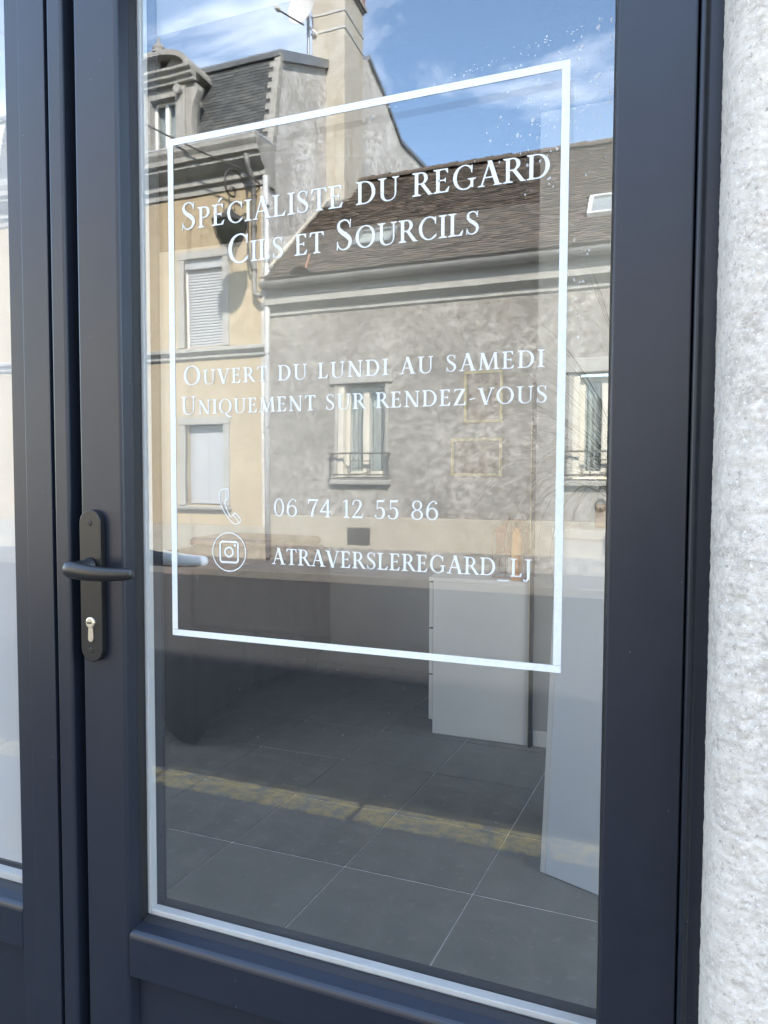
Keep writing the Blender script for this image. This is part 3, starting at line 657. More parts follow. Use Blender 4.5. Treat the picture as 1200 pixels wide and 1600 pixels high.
# skirt: wavy sheet around the table, pointed corner
m = MB(); ring_ = []
def walk():
    P = []
    n = 26
    for i in range(n): P.append((bx0 + (bx1 - bx0) * i / n, by0))
    for i in range(40): P.append((bx1, by0 + (by1 - by0) * i / 40))
    for i in range(n): P.append((bx1 + (bx0 - bx1) * i / n, by1))
    for i in range(40): P.append((bx0, by1 + (by0 - by1) * i / 40))
    return P
PW = walk(); nrow = 14; N = len(PW); vs = []
for r in range(nrow + 1):
    q = r / nrow
    for k, (x, y) in enumerate(PW):
        dx, dy = x - (bx0 + bx1) / 2, y - (by0 + by1) / 2
        fold = math.sin(k * 0.9 + 0.6 * math.sin(k * .31)) * 0.018 * q
        cn = math.exp(-((x - bx1) ** 2 + (y - by0) ** 2) / 0.02)
        out = 0.045 * q * (0.4 + 0.6 * cn) + fold
        l = math.hypot(dx, dy)
        zb = 0.14 - 0.13 * cn + 0.02 * math.sin(k * .5)
        vs.append((x + dx / l * out, y + dy / l * out, bz - 0.02 - (bz - 0.02 - zb) * q))
fs = [(r * N + k, r * N + (k + 1) % N, (r + 1) * N + (k + 1) % N, (r + 1) * N + k) for r in range(nrow) for k in range(N)]
m.add(vs, fs); m.build('cloth', CLOTH, bed, smooth=True)
MB().box(bx0 + .01, bx1 - .01, by0 + .01, by1 - .01, bz - 0.075, bz).build('padded_top', LEATH, bed, 0.03, seg=4, smooth=True)
MB().box(bx0 + 0.02, bx1 - 0.02, by1 - 0.52, by1 - 0.06, bz + 0.001, bz + 0.06).build('head_cushion', LEATH, bed, 0.04, seg=5, smooth=True)
for x in (bx0 + .08, bx1 - .08):
    for y in (by0 + .1, by1 - .1): MB().box(x - .025, x + .025, y - .025, y + .025, 0.0005, bz - .076).build('leg', BLACKMET, bed)

# drawer cabinet
cab = thing('drawer_cabinet', 'low white drawer cabinet standing beside the partition wall', 'cabinet')
cx0, cx1, cyy0, cyy1, ct = -0.316, 0.150, 2.41, 2.95, 0.772
MB().box(cx0 + 0.019, cx1 - 0.001, cyy0 + 0.019, cyy1, 0.02, ct - 0.019).build('carcass', MELA, cab)
MB().box(cx0, cx1, cyy0, cyy0 + 0.0185, 0.001, ct - 0.0195).build('side_panel', MELA, cab, 0.0015)
MB().box(cx0 - 0.022, cx1, cyy0 - 0.002, cyy1 + 0.002, ct - 0.019, ct).build('top', MELA, cab, 0.0015)
zz0 = [0.075, 0.275, 0.505, 0.735]
for a, b in zip((0.068, 0.295, 0.525), (0.285, 0.515, 0.745)):
    d_ = MB().box(cx0 - 0.021, cx0 - 0.002, cyy0 + 0.004, cyy1 - 0.004, a, b).build('drawer_front', MELA, cab, 0.0015)
    MB().box(cx0 - 0.019, cx0 - 0.004, cyy0 + 0.02, cyy1 - 0.02, b, b + 0.008).build('finger_grip', GASKET, d_)
# copper wire basket, towels, small box, bottle on the cabinet
bk = thing('wire_basket', 'copper wire basket standing on the white drawer cabinet', 'basket')
b0 = (-0.045, 2.50, ct + 0.004); bw, bd, bh = 0.19, 0.17, 0.25
for zq in (0.0, 0.11, 0.225):
    m = MB()
    P = [(b0[0], b0[1], b0[2] + zq), (b0[0] + bw, b0[1], b0[2] + zq), (b0[0] + bw, b0[1] + bd, b0[2] + zq), (b0[0], b0[1] + bd, b0[2] + zq), (b0[0], b0[1], b0[2] + zq)]
    m.tube(P, 0.0022, 6); m.build('wire_rim', COPPER, bk)
for i in range(4):
    for (ax, ay) in ((bw * i / 3, 0), (bw * i / 3, bd)):
        MB().tube([(b0[0] + ax, b0[1] + ay, b0[2] - .003), (b0[0] + ax, b0[1] + ay, b0[2] + 0.225)], 0.0018, 6).build('wire', COPPER, bk)
m = MB(); rows = []
for j in range(9):
    for i in range(25):
        a = 2 * math.pi * i / 24; q = j / 8
        s_ = 1 + 0.03 * math.sin(3 * a + 4 * q)
        ca, sa = math.cos(a), math.sin(a)
        px_ = abs(ca) ** 0.35 * (1 if ca > 0 else -1); py_ = abs(sa) ** 0.35 * (1 if sa > 0 else -1)
        tp = 1 - max(0, q - 0.72) * 2.2
        m.v.append((b0[0] + bw / 2 + px_ * (bw / 2 - .006) * s_ * tp, b0[1] + bd / 2 + py_ * (bd / 2 - .006) * tp, b0[2] + 0.115 + 0.165 * q + 0.02 * q * noise.noise(Vector((a * 1.3, q * 3, 2.0)))))
for j in range(8):
    for i in range(24): m.f.append((j * 25 + i, j * 25 + i + 1, (j + 1) * 25 + i + 1, (j + 1) * 25 + i)); m.r.append(0.5)
m.f.append(tuple(range(24))); m.r.append(.5); m.f.append(tuple(200 + i for i in range(24))); m.r.append(.5)
tag(m.build('towel_bundle', TOWEL, None, smooth=True), 'rust brown towels bundled inside the wire basket', 'towels')
tag(MB().box(b0[0] + 0.07, b0[0] + 0.15, b0[1] + 0.03, b0[1] + 0.12, ct + 0.0055, ct + 0.105).build('small_box', MELA, None, 0.003), 'small white box in the bottom of the wire basket', 'box')
bo = thing('amber_bottle', 'amber bottle in front of the brown towels by the mirror', 'bottle')
MB().lathe([(0.001, 0), (0.026, 0), (0.028, 0.004), (0.028, 0.20), (0.024, 0.222), (0.011, 0.236), (0.011, 0.25)], (b0[0] + 0.125, b0[1] - 0.036, ct + 0.001), 20).build('body', AMBER, bo, smooth=True)
MB().lathe([(0.012, 0.2505), (0.012, 0.272), (0.001, 0.272)], (b0[0] + 0.125, b0[1] - 0.036, ct + 0.001), 16).build('cap', BLACKMET, bo)
# tall mirror seen edge-on
mi = thing('tall_mirror', 'tall slim mirror with black and gold edge, seen end-on against the partition', 'mirror')
MB().box(0.153, 0.1665, 2.395, 2.41 + 0.42, 0.0, 1.69).build('frame', GASKET, mi)
MB().box(0.1515, 0.1528, 2.40, 2.41 + 0.42, 0.02, 1.67).build('mirror_glass', MIRR, mi)
MB().box(0.1500, 0.1512, 2.3945, 2.398, 0.0, 1.52).build('gold_edge', GOLD, mi)
# pictures
def picture(x0, x1, z0, z1, label):
    p = thing('picture_frame', label, 'picture', 'gilt picture frames on the rear wall')
    y0, y1 = RY1 - 0.022, RY1 - 0.0005; wd = 0.019
    for a in ((x0, x1, z1 - wd, z1), (x0, x1, z0, z0 + wd), (x0, x0 + wd, z0 + wd, z1 - wd), (x1 - wd, x1, z0 + wd, z1 - wd)):
        MB().box(a[0], a[1], y0, y1, a[2], a[3]).build('moulding', GOLD, p, 0.004)
    MB().box(x0 + wd, x1 - wd, y1 - 0.008, y1, z0 + wd, z1 - wd).build('print', PRINT, p)
picture(-0.427, -0.183, 1.60, 1.92, 'upright gilt picture frame, the upper of two on the rear wall')
picture(-0.508, -0.184, 1.268, 1.506, 'wide gilt picture frame, the lower of two on the rear wall')
# counter
co_ = thing('reception_counter', 'tall white reception counter just inside the door on the right', 'counter')
pa = Vector((0.371, 1.358)); pb = Vector((0.98, 1.133)); dd = (pb - pa).normalized(); nn = Vector((-dd.y, dd.x))
def ct_(u, v, z, lean=0.0): q = pa + dd * (u + lean * z) + nn * v; return (q.x, q.y, z)
def cbox(u0, u1, v0, v1, z0, z1, name, mat, l0=0.0, l1=0.0, bev=0.001):
    vs = [ct_(u, v, z, l0 if u == u0 else l1) for u in (u0, u1) for v in (v0, v1) for z in (z0, z1)]
    m = MB(); m.add(vs, [(0, 1, 3, 2), (4, 6, 7, 5), (0, 4, 5, 1), (2, 3, 7, 6), (0, 2, 6, 4), (1, 5, 7, 3)]); return m.build(name, mat, co_, bev)
cbox(0.0, 0.65, 0.0, 0.018, 0.002, 1.072, 'front_panel', COUNT, 0.036, 0)
cbox(-0.019, -0.0005, 0.001, 0.45, 0.001, 1.072, 'side_panel', MELA, 0.036, 0.036)
cbox(0.632, 0.65, 0.0185, 0.45, 0.001, 1.072, 'side_panel', MELA)
cbox(0.012, 0.66, -0.012, 0.46, 1.0725, 1.100, 'top', MELA, 0, 0, 0.002)
tg = thing('tan_card_box', 'small tan box with a dark round stud on the white counter', 'box')
q = ct_(0.118, 0.10, 1.1005)
MB().box(q[0] - 0.018, q[0] + 0.018, q[1], q[1] + 0.02, 1.1005, 1.175).build('box_body', TAN, tg, 0.004)
MB().lathe([(0.0035, 0), (0.003, -0.003), (0.0003, -0.003)], (q[0] - 0.002, q[1] - 0.0002, 1.160), 14, 'y').build('stud', GASKET, tg)
# tuft of long dry grass in a pot
pl = thing('grass_plant', 'pot of long thin arching grass on the white counter', 'plant')
pc = ct_(0.20, 0.16, 1.1005)
MB().lathe([(0.001, 0), (0.045, 0), (0.055, 0.03), (0.052, 0.075), (0.046, 0.078), (0.044, 0.06), (0.001, 0.058)], pc, 20).build('pot', POT, pl, smooth=True)
m = MB(); rg = random.Random(11)
for i in range(210):
    a = rg.gauss(math.pi, 1.15); L = rg.uniform(0.35, 0.9); sp = rg.uniform(0.25, 1.0)
    w0 = rg.uniform(0.0016, 0.0034); n = 9; pts = []
    px_, py_, pz_ = pc[0] + rg.gauss(0, .014), pc[1] + rg.gauss(0, .014), pc[2] + 0.055
    el = R_(86 - 48 * sp); drop_ = rg.uniform(1.2, 3.0) * sp
    for k in range(n + 1):
        pts.append((px_, py_, pz_)); e = el - drop_ * (k / n) ** 1.15 * 1.25
        st_ = L / n; px_ += math.cos(e) * math.cos(a) * st_; py_ += math.cos(e) * math.sin(a) * st_ * 0.7 ; pz_ += math.sin(e) * st_
        py_ = max(py_, 0.10)
    sx, sy = -math.sin(a), math.cos(a); vs = []
    for k, p in enumerate(pts):
        ww = w0 * (1 - (k / n) ** 1.6) + 0.0002
        vs += [(p[0] + sx * ww, p[1] + sy * ww, p[2]), (p[0] - sx * ww, p[1] - sy * ww, p[2] + ww * .5)]
    m.add(vs, [(2 * k, 2 * k + 1, 2 * k + 3, 2 * k + 2) for k in range(n)], rg.random())
stuff(m.build('blades', GRASS, pl))

# ------------------------------------------------------------------ opposite houses
def facade(m, x0, x1, h0, h1, d, holes, depth):
    xs = sorted({x0, x1, *[v for q in holes for v in q[:2]]}); hs = sorted({h0, h1, *[v for q in holes for v in q[2:]]})
    for a, b in zip(xs, xs[1:]):
        for c, e in zip(hs, hs[1:]):
            mx_, my_ = (a + b) / 2, (c + e) / 2
            if any(q[0] < mx_ < q[1] and q[2] < my_ < q[3] for q in holes): continue
            m.quad((a, d, c), (b, d, c), (b, d, e), (a, d, e))
    for a, b, c, e in holes:
        for P in (((a, d, c), (a, d + depth, c), (a, d + depth, e), (a, d, e)), ((b, d, c), (b, d + depth, c), (b, d + depth, e), (b, d, e)),
                  ((a, d, e), (b, d, e), (b, d + depth, e), (a, d + depth, e)), ((a, d, c), (b, d, c), (b, d + depth, c), (a, d + depth, c))):
            m.quad(*P)
    return m
O = lambda: MB(OP)
GC = -5.32       # gable plane
# --- ochre house with slate mansard
yh = thing('ochre_house', 'ochre rendered house with slate mansard roof, dormer and tall chimney', 'building')
YL = -11.9; YD = 9.45
yw = [(-6.93, -6.15, 3.63, 5.13), (-6.93, -6.16, 0.90, 2.30), (-9.25, -8.47, 3.63, 5.13), (-9.25, -8.48, 0.90, 2.30)]
facade(O(), YL, GC - 0.0, 0.56, 6.45, YD, yw, 0.20).build('wall', YELLOW, yh)
GP = [(9.452, 0), (9.452, 6.75), (9.66, 6.86), (9.99, 8.56), (11.9, 9.46), (13.2, 10.15), (13.94, 10.66), (14.96, 10.34), (16.1, 9.79), (18.7, 10.08), (18.7, 0)]
m = O(); m.prism(GP, GC - 0.30, GC, 'x'); m.build('gable_wall', GABLE, yh)
m = O(); m.prism(GP, YL, YL + 0.30, 'x'); m.build('gable_wall', GABLE, yh)
m = O(); m.box(YL, GC - 0.012, YD - 0.045, YD + 0.10, 0.0, 0.555); m.build('plinth', PLINTH, yh, 0.01)
m = O(); m.box(YL, GC - .014, YD - 0.05, YD + 0.05, 0.30, 0.325); m.build('plinth_joint', STONE, yh)
m = O(); m.box(-8.03, -7.83, YD - 0.050, YD - 0.040, 0.27, 0.55); m.build('vent', GASKET, yh)
# string course + cornice: moulded profiles
m = O(); m.prism([(YD, 3.40), (YD - 0.05, 3.43), (YD - 0.05, 3.47), (YD - 0.12, 3.53), (YD - 0.12, 3.575), (YD, 3.615)], YL, GC + 0.02, 'x'); m.build('string_course', STONE, yh)
m = O(); m.prism([(YD, 6.20), (YD - 0.03, 6.20), (YD - 0.03, 6.30), (YD - 0.09, 6.33), (YD - 0.09, 6.42), (YD - 0.16, 6.46), (YD - 0.27, 6.56), (YD - 0.27, 6.61), (YD - 0.33, 6.64), (YD - 0.33, 6.72), (YD - 0.38, 6.80), (YD - 0.38, 6.865), (YD + 0.24, 6.90), (YD + 0.24, 6.20)], YL, GC + 0.05, 'x'); m.build('cornice', STONE, yh)
m = O(); m.prism([(YD - 0.385, 6.868), (YD - 0.39, 6.895), (YD + 0.22, 6.935), (YD + 0.22, 6.905)], YL, GC + 0.055, 'x'); m.build('zinc_flashing', ZINCW, yh)
m = O(); m.box(GC - 0.09, GC + 0.006, YD - 0.006, YD + 0.09, 0.565, 6.195); m.build('corner_strip', GABLE, yh)
# mansard slates
A, B = Vector((9.67, 6.90)), Vector((9.985, 8.55)); nd = Vector((-(B - A).y, (B - A).x)).normalized()
m = O(); m.prism([(A.x + .04, A.y), (B.x + .04, B.y), (B.x + 0.3, B.y), (A.x + 0.3, A.y)], YL + 0.3, GC - 0.305, 'x'); m.build('mansard_roof', ZINC, yh)
m = O(); rows = 27
for r in range(rows):
    p0 = A + (B - A) * (r / rows); p1 = A + (B - A) * min(1, (r + 1.25) / rows)
    x = YL + 0.3 + (0.11 if r % 2 else 0)
    while x < GC - 0.10:
        w_ = 0.215 + random.uniform(-.004, .004); x2 = min(x + w_, GC - 0.06)
        k = 0.008 + random.uniform(0, .004); e = 0.002
        a0 = p0 + nd * k; a1 = p1 + nd * e; b0_ = p0 + nd * (k - .007); 
        m.add([(x, a0.x, a0.y), (x2 - .004, a0.x, a0.y), (x2 - .004, a1.x, a1.y), (x, a1.x, a1.y), (x, b0_.x, b0_.y), (x2 - .004, b0_.x, b0_.y)], [(0, 1, 2, 3), (4, 5, 1, 0)], random.random())
        x = x2
stuff(m.build('slates', SLATE, yh))
m = O(); m.prism([(9.93, 8.53), (9.90, 8.60), (9.96, 8.66), (10.03, 8.66), (10.03, 8.56)], YL, GC + 0.01, 'x'); m.build('zinc_ridge', ZINC, yh, 0.006)
m = O(); m.prism([(9.98, 8.62), (11.9, 9.50), (13.94, 10.70), (13.94, 10.60), (11.9, 9.40), (9.98, 8.52)], YL + 0.301, GC - 0.301, 'x'); m.build('upper_roof', ZINC, yh)
m = O(); m.prism([(9.94, 8.62), (11.93, 9.53), (11.95, 9.38), (9.99, 8.46)], GC + 0.0015, GC + 0.06, 'x'); m.build('zinc_verge', ZINC, yh)
m = O()
for a, b in zip(GP[6:9], GP[7:10]): m.prism([a, b, (b[0], b[1] + 0.09), (a[0], a[1] + 0.09)], GC - 0.3, GC + 0.05, 'x')
m.build('zinc_verge', ZINC, yh)
m = O(); m.prism([(13.94, 10.6), (14.96, 10.30), (16.1, 9.75), (18.7, 10.02), (18.7, 9.9), (13.94, 10.4)], YL + 0.301, GC - 0.301, 'x'); m.build('rear_roof', ZINC, yh)
m = O(); m.box(YL, GC, 18.5, 18.699, 0, 9.9); m.build('rear_wall', GABLE, yh)
# stepped coping along the slate edge
m = O(); m.prism([(9.64, 6.88), (9.955, 8.58), (10.06, 8.58), (9.76, 6.88)], GC - 0.10, GC + 0.02, 'x'); cop = m.build('coping', STONE, yh)
base = None
for i in range(8):
    u = 0.06 + i * 0.118; p = A + (B - A) * u + nd * 0.012
    m = O(); m.prism([(p.x - .012, p.y), (p.x + .010, p.y + .11), (p.x + .07, p.y + .11), (p.x + .05, p.y)], GC - 0.19, GC - 0.1005, 'x'); m.build('coping_tooth', STONE, cop)
# chimney
ch = O().box(-5.62, -4.93, 11.76, 12.70, 6.2, 10.78).build('chimney', CHIM, yh, 0.01)
for h0, h1, e in ((10.78, 10.84, 0.03), (10.84, 10.92, 0.07), (10.30, 10.335, 0.014), (9.98, 10.015, 0.014)):
    O().box(-5.62 - e, -4.93 + e, 11.76 - e, 12.70 + e, h0, h1).build('chimney_band', STONE if h0 > 10.7 else ZINCW, ch)
O().box(-5.66, -4.89, 11.72, 12.74, 10.921, 11.2).build('chimney_cap', RUST, ch, 0.01)
for k in range(3): MB(OP).lathe([(0.10, 0), (0.085, 0.38), (0.10, 0.40), (0.10, 0.44)], (-5.275, 11.98 + k * 0.27, 11.2), 14).build('chimney_pot', RUST, ch)
# dormer
dm = O(); dx0, dx1, dd0, dd1 = -7.92, -6.84, 9.46, 10.3
facade(dm, dx0, dx1, 6.94, 8.28, dd0, [(-7.63, -7.10, 7.02, 7.96)], 0.14)
for x in (dx0, dx1): dm.quad((x, dd0, 6.94), (x, dd1 + 0.1, 6.94), (x, dd1 + 0.1, 8.28), (x, dd0, 8.28))
dorm = dm.build('dormer', STONE, yh)
for x0, x1 in ((-7.90, -7.68), (-7.05, -6.86)):
    O().box(x0, x1, dd0 - 0.06, dd0 - 0.002, 6.95, 8.06).build('pilaster', STONE, dorm, 0.008)
    O().box(x0 + .05, x1 - .05, dd0 - 0.075, dd0 - 0.061, 7.12, 7.92).build('pilaster_fillet', STONE, dorm, 0.005)
    O().lathe([(0.001, 0), (0.075, 0), (0.075, 0.09), (0.05, 0.10), (0.001, 0.10)], ((x0 + x1) / 2, dd0 - 0.16, 7.98), 18, 'y').build('volute', STONE, dorm)
    O().lathe([(0.001, 0), (0.09, 0), (0.09, 0.07), (0.06, 0.08), (0.001, 0.08)], ((x0 + x1) / 2, dd0 - 0.145, 7.06), 18, 'y').build('volute', STONE, dorm)
for sx, xx in ((1, dx1), (-1, dx0)):
    sc_ = cat([(0.0, 6.95, 0), (0.13, 6.98, 0), (0.16, 7.10, 0), (0.09, 7.22, 0), (0.07, 7.5, 0), (0.10, 7.75, 0), (0.17, 7.93, 0), (0.20, 8.02, 0), (0.16, 8.10, 0), (0, 8.12, 0)], 4)
    O().prism([(xx + sx * (u + 0.001), v) for u, v, _ in sc_], dd0 + 0.0, dd0 + 0.16, 'y').build('scroll_bracket', STONE, dorm)
O().prism([(dd0 - .08, 8.12), (dd0 - .08, 8.17), (dd0 - .14, 8.20), (dd0 - .14, 8.25), (dd0 - .20, 8.29), (dd0 - .20, 8.33), (dd0 + .7, 8.33), (dd0 + .7, 8.281), (dd0 - .0, 8.281), (dd0 - .002, 8.12)], -8.12, -6.66, 'x').build('dormer_cornice', STONE, dorm)
arcp = []
for k in range(17): a = math.pi * k / 16; arcp.append((-7.39 + 0.70 * math.cos(a), 8.335 + 0.34 * math.sin(a)))
inn = [(-7.39 + (u + 7.39) * 0.86, 8.335 + (v - 8.335) * 0.74) for u, v in arcp]
m = O()
for k in range(16): m.prism([arcp[k], arcp[k + 1], inn[k + 1], inn[k]], dd0 - 0.18, dd0 + 0.6, 'y')
m.build('pediment_arch', STONE, dorm)
m = O()
for k in range(16):
    if k in (6, 7): continue
    m.prism([inn[k], inn[k + 1], (-7.39, 8.334)], dd0 - 0.03, dd0 + 0.03, 'y')
m.build('tympanum', STONE, dorm)
O().lathe([(0.13, 0), (0.13, 0.04), (0.07, 0.06), (0.10, 0.10), (0.10, 0.14), (0.05, 0.17), (0.045, 0.21), (0.02, 0.24), (0.028, 0.28), (0.001, 0.31)], (-7.39, dd0 - 0.06, 8.66), 16).build('finial', STONE, dorm, smooth=True)
def casement(parent, x0, x1, h0, h1, d, mat=WHITEP, back=CURT, pleats=False, mull=0.07, fw_=0.055):
    w_ = bpy.data.objects.new('window', None); COL.objects.link(w_); w_.parent = parent; w_.empty_display_size = .1
    m = O(); m.box(x0, x0 + fw_, d, d + .06, h0, h1); m.box(x1 - fw_, x1, d, d + .06, h0, h1); m.box(x0 + fw_, x1 - fw_, d, d + .06, h1 - fw_, h1); m.box(x0 + fw_, x1 - fw_, d, d + .06, h0, h0 + fw_ * 1.3)
    m.build('frame', mat, w_, 0.006)
    xm = (x0 + x1) / 2
    O().box(xm - mull / 2, xm + mull / 2, d - 0.015, d + .05, h0 + fw_, h1 - fw_).build('mullion', mat, w_, 0.008)
    for a, b in ((x0 + fw_, xm - mull / 2), (xm + mull / 2, x1 - fw_)):
        O().box(a, b, d + .025, d + .03, h0 + fw_, h1 - fw_).build('pane', WGLASS, w_)
    m = O(); n = 44; hh0, hh1 = h0 + .02, h1 - .02
    for i in range(n):
        xa, xb = x0 + (x1 - x0) * i / n, x0 + (x1 - x0) * (i + 1) / n
        k = 0.03
        m.quad((xa, d + .11 + k * math.sin(i * 1.5 + .5 * math.sin(i)), hh0), (xb, d + .11 + k * math.sin((i + 1) * 1.5 + .5 * math.sin(i + 1)), hh0), (xb, d + .11 + k * math.sin((i + 1) * 1.5 + .5 * math.sin(i + 1)), hh1), (xa, d + .11 + k * math.sin(i * 1.5 + .5 * math.sin(i)), hh1))
    m.build('curtain', back, w_, smooth=True)
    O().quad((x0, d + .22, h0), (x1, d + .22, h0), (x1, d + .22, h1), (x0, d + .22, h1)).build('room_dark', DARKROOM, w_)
    return w_
casement(dorm, -7.63, -7.10, 7.02, 7.96, dd0 + 0.13)
# ochre windows: surround, shutter, sill
for q in yw:
    x0, x1, h0, h1 = q
    w_ = bpy.data.objects.new('window', None); COL.objects.link(w_); w_.parent = yh; w_.empty_display_size = .1
    up_ = h0 > 2; s = 0.13
    m = O(); m.box(x0 - s, x0, YD - .035, YD + .05, h0 - .005, h1); m.box(x1, x1 + s, YD - .035, YD + .05, h0 - .005, h1); m.box(x0 - s - .015, x1 + s + .015, YD - .045, YD + .05, h1, h1 + s)
    m.build('surround', STONE, w_, 0.006)
    if up_:
        O().box(x0, x1, YD + .02, YD + .16, h1 - .16, h1 - .001).build('shutter_box', SHUT, w_, .005)
        m = O(); n = 27; hb = h0 + .012
        for i in range(n):
            a = hb + (h1 - .17 - hb) * i / n; b = hb + (h1 - .17 - hb) * (i + 1) / n
            m.prism([(YD + .100, a), (YD + .088, a + .012), (YD + .086, (a + b) / 2), (YD + .090, b - .006), (YD + .100, b)], x0 + .02, x1 - .02, 'x')
        m.build('roller_shutter', SHUT, w_)
        O().box(x0, x0 + .02, YD + .07, YD + .12, h0, h1 - .165).build('shutter_rail', WHITEP, w_); O().box(x1 - .02, x1, YD + .07, YD + .12, h0, h1 - .165).build('shutter_rail', WHITEP, w_)
    else:
        for k in range(2):
            a, b = (x0 + .01, (x0 + x1) / 2 - .003) if k == 0 else ((x0 + x1) / 2 + .003, x1 - .01)
            f_ = O().box(a, b, YD + .11, YD + .15, h0 + .02, h1 - .02).build('shutter_leaf', SHUT, w_, .004)
            O().box(a + .05, b - .05, YD + .104, YD + .1098, h0 + .12, h1 - .75).build('leaf_panel', SHUT, f_, .003)
        O().prism([(YD - .09, h0 - .075), (YD - .10, h0 - .03), (YD + .15, h0 - .001), (YD + .15, h0 - .075)], x0 - s - .03, x1 + s + .03, 'x').build('sill', STONE, w_, .005)
# pipes
m = O(); m.tube([(-5.255, 9.36, 0.05), (-5.255, 9.36, 4.35), (-5.27, 9.37, 6.30)], 0.045, 12); p_ = m.build('downpipe', ZINCW, yh, smooth=True)
for h in (0.9, 2.2, 3.4, 4.9, 5.8): O().lathe([(0.053, 0), (0.053, 0.035)], (-5.255, 9.36, h), 14).build('pipe_bracket', ZINC, p_)
m = O(); m.tube([(-5.50, 9.14, 6.60), (-5.50, 9.20, 6.42), (-5.50, 9.38, 6.22), (-5.50, 9.385, 4.55), (-5.46, 9.34, 4.40), (-5.34, 9.30, 4.36)], 0.042, 12); p_ = m.build('downpipe', GUTTER, yh, smooth=True)
for h in (4.8, 5.5, 6.0): O().lathe([(0.05, 0), (0.05, 0.03)], (-5.50, 9.385, h), 14).build('pipe_bracket', IRON, p_)

# --- grey house
gh = thing('grey_house', 'low mottled grey rendered house with brown tiled roof and two railed windows', 'building')
XR = 6.2
gw = [(-4.02, -3.20, 1.38, 2.88), (-0.36, 0.46, 1.38, 2.88), (3.2, 4.02, 1.38, 2.88)]
facade(O(), GC + 0.001, XR, 0.77, 4.30, 9.45, gw, 0.22).build('wall', GREYW, gh)
O().box(GC + 0.002, XR, 9.405, 9.60, 0.0, 0.765).build('plinth', PLINTH, gh, 0.012)
O().box(GC + 0.002, XR, 9.385, 9.404, 0.0, 0.26).build('plinth_base', GREYW, gh, 0.006)
for x in (-3.83, 0.10, 2.0): 
    v_ = O().box(x, x + 0.40, 9.396, 9.4045, 0.315, 0.59).build('vent', IRON, gh)
    for k in range(5): O().box(x + .02, x + .38, 9.386, 9.3955, 0.335 + k * .05, 0.36 + k * .05).build('vent_slat', IRON, v_)
O().prism([(9.45, 4.02), (9.42, 4.05), (9.42, 4.11), (9.30, 4.20), (9.30, 4.36), (9.45, 4.36)], GC + .06, XR, 'x').build('eaves_moulding', STONE, gh)
m = O(); gp = [(9.20 + 0.10 * math.cos(math.pi + math.pi * k / 10), 4.52 + 0.10 * math.sin(math.pi + math.pi * k / 10)) for k in range(11)]
m.prism(gp + [(u * 0.93 + 9.20 * .07, v * 1.0 + .006) for u, v in gp[::-1]], GC + .06, XR, 'x'); m.build('gutter', GUTTER, gh)
O().box(GC + .06, XR, 9.302, 9.34, 4.365, 4.62).build('fascia', GUTTER, gh)
RA, RB = Vector((9.22, 4.60)), Vector((12.58, 7.40)); rn = Vector((-(RB - RA).y, (RB - RA).x)).normalized()
O().prism([(RA.x + .12, RA.y - .02), (RB.x, RB.y - .08), (16.0, 4.60), (16.0, 4.5), (RA.x + .12, RA.y - .12)], GC + .003, XR, 'x').build('roof', CLAY, gh)
m = O(); rows = 52
sk = [(-3.965, -3.29, 9.86, 10.32), (-0.25, 0.47, 9.92, 10.5)]
for r in range(rows):
    p0 = RA + (RB - RA) * (r / rows); p1 = RA + (RB - RA) * min(1, (r + 1.3) / rows)
    x = GC + .01 + (0.085 if r % 2 else 0) - random.uniform(0, .02)
    while x < XR - .02:
        x2 = x + 0.15 + random.uniform(-.006, .006)
        if not any(a - .05 < (x + x2) / 2 < b + .05 and c - .04 < p0.x < e + .02 for a, b, c, e in sk) and not (x < -4.9 and 11.7 < p0.x < 12.75):
            k = 0.015 + random.uniform(-.004, .010); e = 0.004; tl_ = random.uniform(-.003, .003)
            a0 = p0 + rn * k; a1 = p1 + rn * e; b0_ = p0 + rn * (k - .012)
            xa = max(x, GC + .006)
            m.add([(xa, a0.x, a0.y + tl_), (x2 - .006, a0.x, a0.y - tl_), (x2 - .006, a1.x, a1.y), (xa, a1.x, a1.y), (xa, b0_.x, b0_.y), (x2 - .006, b0_.x, b0_.y)], [(0, 1, 2, 3), (4, 5, 1, 0)], random.random())
        x = x2
stuff(m.build('roof_tiles', CLAY, gh))
rt_ = None
x = GC + .35; 
while x < XR:
    if rt_ is None:
        m = O(); 
        for k in range(8):
            a0, a1 = math.pi * k / 8, math.pi * (k + 1) / 8
            q = [(12.585 + .12 * math.cos(a), 7.37 + .11 * math.sin(a)) for a in (a0, a1)]; q2 = [(12.585 + .135 * math.cos(a), 7.372 + .125 * math.sin(a)) for a in (a0, a1)]
            m.quad((0, *q[0]), (0, *q[1]), (0.36, *q2[1]), (0.36, *q2[0]))
        rt_ = m.build('ridge_tile', CLAY, gh); o = rt_; off = 0
    else: o = rt_.copy(); COL.objects.link(o); o.parent = gh
    o.location = (x, 0, random.uniform(-.008, .012)); x += 0.345
# flashing and rake mortar against the gable
O().prism([(11.60, 6.62), (11.76, 6.76), (11.76, 6.70), (11.60, 6.56)], -5.3, -4.93, 'x').build('zinc_flashing', ZINC, gh)
O().prism([(RA.x + .15, RA.y + .12), (11.75, 6.76), (11.75, 6.80), (RA.x + .15, RA.y + .17)], GC + .002, GC + .05, 'x').build('rake_mortar', CHIM, gh)
